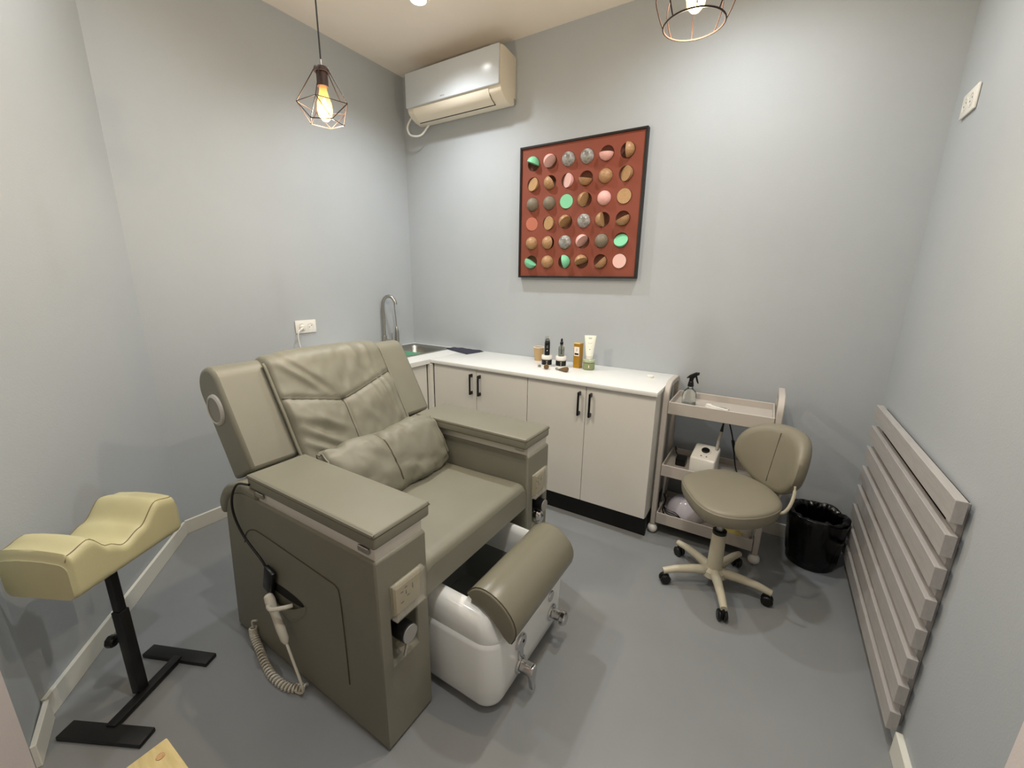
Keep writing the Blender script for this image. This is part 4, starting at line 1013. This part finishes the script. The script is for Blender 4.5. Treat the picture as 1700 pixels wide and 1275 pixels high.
# ------------------------------------------------------------------ air conditioner
ac = thing('air_conditioner', 'white wall-mounted split air conditioner in the left corner under the ceiling', 'air conditioner', (0.62, -0.1, 2.53))
ax0, ax1 = 0.222, 1.010
pf = [(-0.002, 2.762), (-0.14, 2.776), (-0.180, 2.770), (-0.188, 2.750), (-0.188, 2.562), (-0.178, 2.530), (-0.150, 2.505), (-0.110, 2.487), (-0.06, 2.478), (-0.03, 2.486), (-0.002, 2.52)]
def acw(x, w_): return x
t_ = MB(); t_.prism(pf, 'x', ax0, ax1, bev=0.006, seg=2); t_.build('housing', m_ac, ac, smooth=40)
pn = MB(); pn.box(ax0+0.001, ax1-0.002, -0.203, -0.186, 2.556, 2.768, bev=0.006, seg=3); pn.build('front_panel', m_acp, ac)
# outlet flap lying along the lower curve
fl = [(-0.1895, 2.550), (-0.1800, 2.523), (-0.1520, 2.498), (-0.116, 2.4825), (-0.118, 2.4865), (-0.150, 2.503), (-0.177, 2.527), (-0.1865, 2.551)]
MB().prism(fl, 'x', ax0+0.055, ax1-0.09, bev=0.0).build('outlet_flap', m_ac, ac, smooth=40)
gp = MB(); gp.tube([(ax0+0.05, -0.1135, 2.4815), (ax1-0.085, -0.1135, 2.4815)], 0.0028, 6); gp.tube([(ax1-0.0875, -0.1135, 2.4815), (ax1-0.0875, -0.150, 2.4975), (ax1-0.0875, -0.176, 2.520)], 0.0014, 6); gp.build('flap_gap', m_dark, ac)
MB().box(0.540, 0.562, -0.2036, -0.2031, 2.572, 2.579).build('logo_mark', m_mark, ac)
MB().box(0.567, 0.575, -0.2036, -0.2031, 2.572, 2.579).build('logo_mark', m_grey, ac)
MB().box(ax1-0.001, ax1+0.0012, -0.030, -0.008, 2.50, 2.53, bev=0.001, seg=1).build('side_clip', m_grey, ac)
q = MB(); q.tube(smooth_path([(0.225, -0.06, 2.57), (0.165, -0.085, 2.545), (0.130, -0.10, 2.485), (0.150, -0.10, 2.432), (0.205, -0.09, 2.415), (0.250, -0.075, 2.425), (0.29, -0.06, 2.47), (0.31, -0.05, 2.495)], 8), 0.0065, 10); q.build('drain_hose', m_white, ac)

# ------------------------------------------------------------------ wall art
px0, px1, pz0, pz1 = 1.0695, 1.889, 1.4178, 2.2328
art = thing('wall_art', 'dark-framed terracotta panel with six rows of round painted and wooden half balls', 'picture', ((px0+px1)/2, -0.02, pz0))
FW = 0.012
for a, b, c, d in ((px0, px1, pz0, pz0+FW), (px0, px1, pz1-FW, pz1), (px0, px0+FW, pz0+FW, pz1-FW), (px1-FW, px1, pz0+FW, pz1-FW)):
    MB().box(a, b, -0.040, -0.002, c, d, bev=0.001, seg=1).build('frame_bar', m_frame, art)
# panel with 36 hollows
pa, pb, qa, qb = px0+FW, px1-FW, pz0+FW, pz1-FW
YP = -0.030
# columns and rows read off the picture plane
def cell_c(r, c): return (px0+0.098+c*0.1225, pz1-0.106-r*0.1214)
cw_ = 0.1225; chh = 0.1214; RC = 0.0435
t_ = bmesh.new(); NS = 24; fr_ = []
X0, X1 = px0+0.098-cw_/2, px0+0.098+5.5*cw_
Z1, Z0 = pz1-0.106+chh/2, pz1-0.106-5.5*chh
X0, X1 = max(X0, pa), min(X1, pb); 
for r in range(6):
    for c in range(6):
        cx, cz = cell_c(r, c)
        xa, xb = (X0 if c == 0 else cx-cw_/2), (X1 if c == 5 else cx+cw_/2)
        za, zb = cz-chh/2, cz+chh/2
        sq, ci, c2, c3 = [], [], [], []
        for k in range(NS):
            a = 2*PI*(k+0.5)/NS; ca, sa = math.cos(a), math.sin(a)
            s1 = min((xb-cx)/ca if ca > 1e-9 else 9, (xa-cx)/ca if ca < -1e-9 else 9, (zb-cz)/sa if sa > 1e-9 else 9, (za-cz)/sa if sa < -1e-9 else 9)
            sq.append(t_.verts.new((cx+ca*s1, YP, cz+sa*s1)))
            ci.append(t_.verts.new((cx+ca*RC, YP, cz+sa*RC)))
        for k in range(NS):
            j = (k+1) % NS
            t_.faces.new((sq[k], sq[j], ci[j], ci[k]))
        for px_, pz_ in ((xa, za), (xb, za), (xb, zb), (xa, zb)):
            # close the square corners
            k = min(range(NS), key=lambda kk: (sq[kk].co.x-px_)**2+(sq[kk].co.z-pz_)**2)
            ks = sorted(range(NS), key=lambda kk: (sq[kk].co.x-px_)**2+(sq[kk].co.z-pz_)**2)[:2]
            k0, k1 = ks
            if (k0-k1) % NS in (1, NS-1):
                t_.faces.new((sq[k0], t_.verts.new((px_, YP, pz_)), sq[k1]))
bmesh.ops.recalc_face_normals(t_, faces=t_.faces)
b = MB(); b._add(t_)
for xa, xb, za, zb in ((pa, X0, qa, qb), (X1, pb, qa, qb), (X0, X1, Z1, qb), (X0, X1, qa, Z0)):
    if xb-xa > 1e-4 and zb-za > 1e-4: b.quad((xa, YP, za), (xb, YP, za), (xb, YP, zb), (xa, YP, zb))
pnl = b.build('panel', m_terra, art, smooth=20)
ndef = {'w': m_owood, 'm': m_mint, 'p': m_pink, 'g': m_greyb, 'a': m_marble}
f_ = {'w': m_owood2, 'm': m_mint, 'p': m_pinkd, 'g': m_greyb, 'a': m_marble, 't': m_tdisc}
D = (0, 0, -1)
ART = [[('m', (-.35, -.93, .05)), ('p', (.6, -.6, .22)), ('a', D), ('a', D), ('p', (0, 1, .02)), ('w', (-1, 0, .05))],
       [('w', (-.30, .2, .9)), ('w', (.5, .5, -.6)), ('p', (-.5, .05, .85)), ('w', (.15, .95, .1)), ('w', D), ('w', (-.55, .1, .85))],
       [('g', D), ('g', D), ('m', (.15, 0, .97)), ('w', (.75, -.3, .15)), ('p', D), ('w', (0, 0, 1))],
       [('t', (.15, -.1, .97)), ('w', (-.3, .05, .95)), ('w', (.6, -.6, .22)), ('a', D), ('w', (.85, .1, .0)), ('w', (-.4, .85, .1))],
       [('w', D), ('w', (.4, 0, -.9)), ('a', D), ('p', (.6, -.55, .22)), ('g', D), ('m', (0, .5, .85))],
       [('m', (.5, .75, .12)), ('w', D), ('m', (-.95, -.2, .1)), ('w', (.35, -.75, .25)), ('w', (-.6, .65, .2)), ('p', (0, 0, 1))]]
hemi = {}
def hemi_mesh(kind):
    if kind in hemi: return hemi[kind]
    t_ = bmesh.new(); R = 0.0420; rows = 6; n = 20; rg = []
    for i in range(rows+1):
        th = PI/2*i/rows
        if i == rows: rg.append([t_.verts.new((0, 0, -R))])
        else: rg.append([t_.verts.new((R*math.cos(th)*math.cos(2*PI*k/n), R*math.cos(th)*math.sin(2*PI*k/n), -R*math.sin(th))) for k in range(n)])
    for a, b_ in zip(rg, rg[1:]):
        for k in range(n):
            if len(b_) == 1: t_.faces.new((a[k], b_[0], a[(k+1) % n]))
            else: t_.faces.new((a[k], b_[k], b_[(k+1) % n], a[(k+1) % n]))
    fc = t_.faces.new(rg[0]); bmesh.ops.recalc_face_normals(t_, faces=t_.faces)
    fi = fc.index
    me = bpy.data.meshes.new('half_ball'); t_.faces.ensure_lookup_table()
    fc.material_index = 1
    t_.to_mesh(me); t_.free()
    for p in me.polygons: p.use_smooth = p.material_index == 0
    me.set_sharp_from_angle(angle=math.radians(50))
    me.materials.append(m_owood if kind == 't' else ndef[kind]); me.materials.append(f_[kind])
    hemi[kind] = me; return me
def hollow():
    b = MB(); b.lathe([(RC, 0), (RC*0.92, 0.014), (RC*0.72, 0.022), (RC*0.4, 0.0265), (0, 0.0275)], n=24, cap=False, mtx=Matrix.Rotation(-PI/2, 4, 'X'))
    o = b.build('hollow', m_recess_shade, None, smooth=60); return o
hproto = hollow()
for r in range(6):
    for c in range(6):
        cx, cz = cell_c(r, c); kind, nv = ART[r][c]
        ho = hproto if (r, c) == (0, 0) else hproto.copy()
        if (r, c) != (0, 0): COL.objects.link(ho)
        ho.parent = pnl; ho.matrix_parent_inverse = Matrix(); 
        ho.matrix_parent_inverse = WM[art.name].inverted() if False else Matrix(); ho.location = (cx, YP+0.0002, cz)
        o = bpy.data.objects.new('half_ball', hemi_mesh(kind)); COL.objects.link(o)
        o.parent = pnl
        nrm = Vector((nv[0], -nv[2], nv[1])).normalized()
        o.rotation_mode = 'QUATERNION'; o.rotation_quaternion = nrm.to_track_quat('Z', 'Y')
        # the solid half of a ball turned inwards would sink into the hollow: keep it proud of the panel
        push = -0.012 if nv[2] < -0.5 else (-0.010 if nv[2] < 0.3 else -0.006)
        o.location = (cx, YP+push+ (0.014 if nv[2] < -0.5 else 0), cz)

# ------------------------------------------------------------------ pendant lamps
def wire(b, p, q_, r=0.0016): b.tube([p, q_], r, 6)
def bulb(t, c, sc=1.0):
    # Edison bulb hanging from c downwards
    c = Vector(c)
    MB().lathe([(0.0115, 0), (0.0125, -0.012), (0.016, -0.030), (0.024, -0.055), (0.026, -0.075), (0.021, -0.098), (0.010, -0.110), (0.0, -0.113)], c, 24, cap=False).build('bulb_glass', m_bulb, t)
    f = MB()
    f.lathe([(0.0, -0.035), (0.006, -0.045), (0.0095, -0.062), (0.0095, -0.078), (0.006, -0.092), (0.0, -0.100)], c, 14); f.build('filament', m_fil, t)
    ld = bpy.data.lights.new('pendant_glow', 'POINT'); ld.energy = 22.0; ld.color = (1.0, 0.80, 0.56); ld.shadow_soft_size = 0.02
    lo = bpy.data.objects.new('pendant_glow', ld); COL.objects.link(lo); lo.parent = t; lo.matrix_parent_inverse = WM[t.name].inverted(); lo.location = c+Vector((0, 0, -0.122))
P1 = Vector((1.150, -1.527, 2.020))
t = thing('pendant_lamp', 'geometric copper wire cage pendant lamp with a glowing bulb, by the left wall', 'lamp', tuple(P1))
zt_ = P1.z+0.090
MB().tube([(P1.x, P1.y, zt_+0.02), (P1.x, P1.y, H)], 0.0026, 8).build('cord', m_blackp, t)
MB().lathe([(0.003, 0.026), (0.0045, 0.024), (0.0045, 0.0), (0.010, 0.0)], (P1.x, P1.y, zt_), 12).build('cord_grip', m_steel, t)
MB().lathe([(0.0, 0.002), (0.024, 0.0), (0.026, -0.005), (0.026, -0.014), (0.019, -0.014), (0.019, -0.058), (0.0, -0.058)], (P1.x, P1.y, zt_), 22).build('socket_cap', m_lampcap, t)
cg = MB(); a0 = 0.35
top = [Vector((P1.x+0.024*math.cos(a0+k*2*PI/5), P1.y+0.024*math.sin(a0+k*2*PI/5), zt_-0.006)) for k in range(5)]
up_ = [Vector((P1.x+0.090*math.cos(a0+k*2*PI/5), P1.y+0.090*math.sin(a0+k*2*PI/5), P1.z-0.026)) for k in range(5)]
lo_ = [Vector((P1.x+0.060*math.cos(a0+(k+0.5)*2*PI/5), P1.y+0.060*math.sin(a0+(k+0.5)*2*PI/5), P1.z-0.082)) for k in range(5)]
for k in range(5):
    wire(cg, top[k], up_[k]); wire(cg, up_[k], up_[(k+1) % 5]); wire(cg, up_[k], lo_[k]); wire(cg, up_[(k+1) % 5], lo_[k]); wire(cg, lo_[k], lo_[(k+1) % 5])
cg.build('wire_cage', m_copper, t, weld=False)
bulb(t, (P1.x, P1.y, zt_-0.055))
P2 = Vector((2.330, -1.270, 2.065))
t = thing('pendant_lamp', 'round bottomed copper wire cage pendant lamp at the top edge over the stool', 'lamp', tuple(P2))
zt_ = P2.z+0.175
MB().tube([(P2.x, P2.y, zt_+0.01), (P2.x, P2.y, H)], 0.0026, 8).build('cord', m_blackp, t)
MB().lathe([(0.0, 0.012), (0.022, 0.006), (0.026, -0.005), (0.026, -0.014), (0.019, -0.014), (0.019, -0.058), (0.0, -0.058)], (P2.x, P2.y, zt_), 22).build('socket_cap', m_lampcap, t)
cg = MB(); RB = 0.075
cg.tube([(P2.x+RB*math.cos(2*PI*i/48), P2.y+RB*math.sin(2*PI*i/48), P2.z-0.018) for i in range(48)], 0.0022, 8, closed=True)
cg.tube([(P2.x+0.024*math.cos(2*PI*i/24), P2.y+0.024*math.sin(2*PI*i/24), zt_-0.006) for i in range(24)], 0.0020, 8, closed=True)
for k in range(8):
    a = 2*PI*(k+0.3)/8; ca, sa = math.cos(a), math.sin(a)
    cg.tube(smooth_path([(P2.x+0.024*ca, P2.y+0.024*sa, zt_-0.006), (P2.x+0.075*ca, P2.y+0.075*sa, P2.z+0.105), (P2.x+0.098*ca, P2.y+0.098*sa, P2.z+0.055), (P2.x+0.088*ca, P2.y+0.088*sa, P2.z+0.012), (P2.x+RB*ca, P2.y+RB*sa, P2.z-0.018)], 4), 0.0017, 6)
cg.build('wire_cage', m_copper, t, weld=False)
bulb(t, (P2.x, P2.y, zt_-0.055))
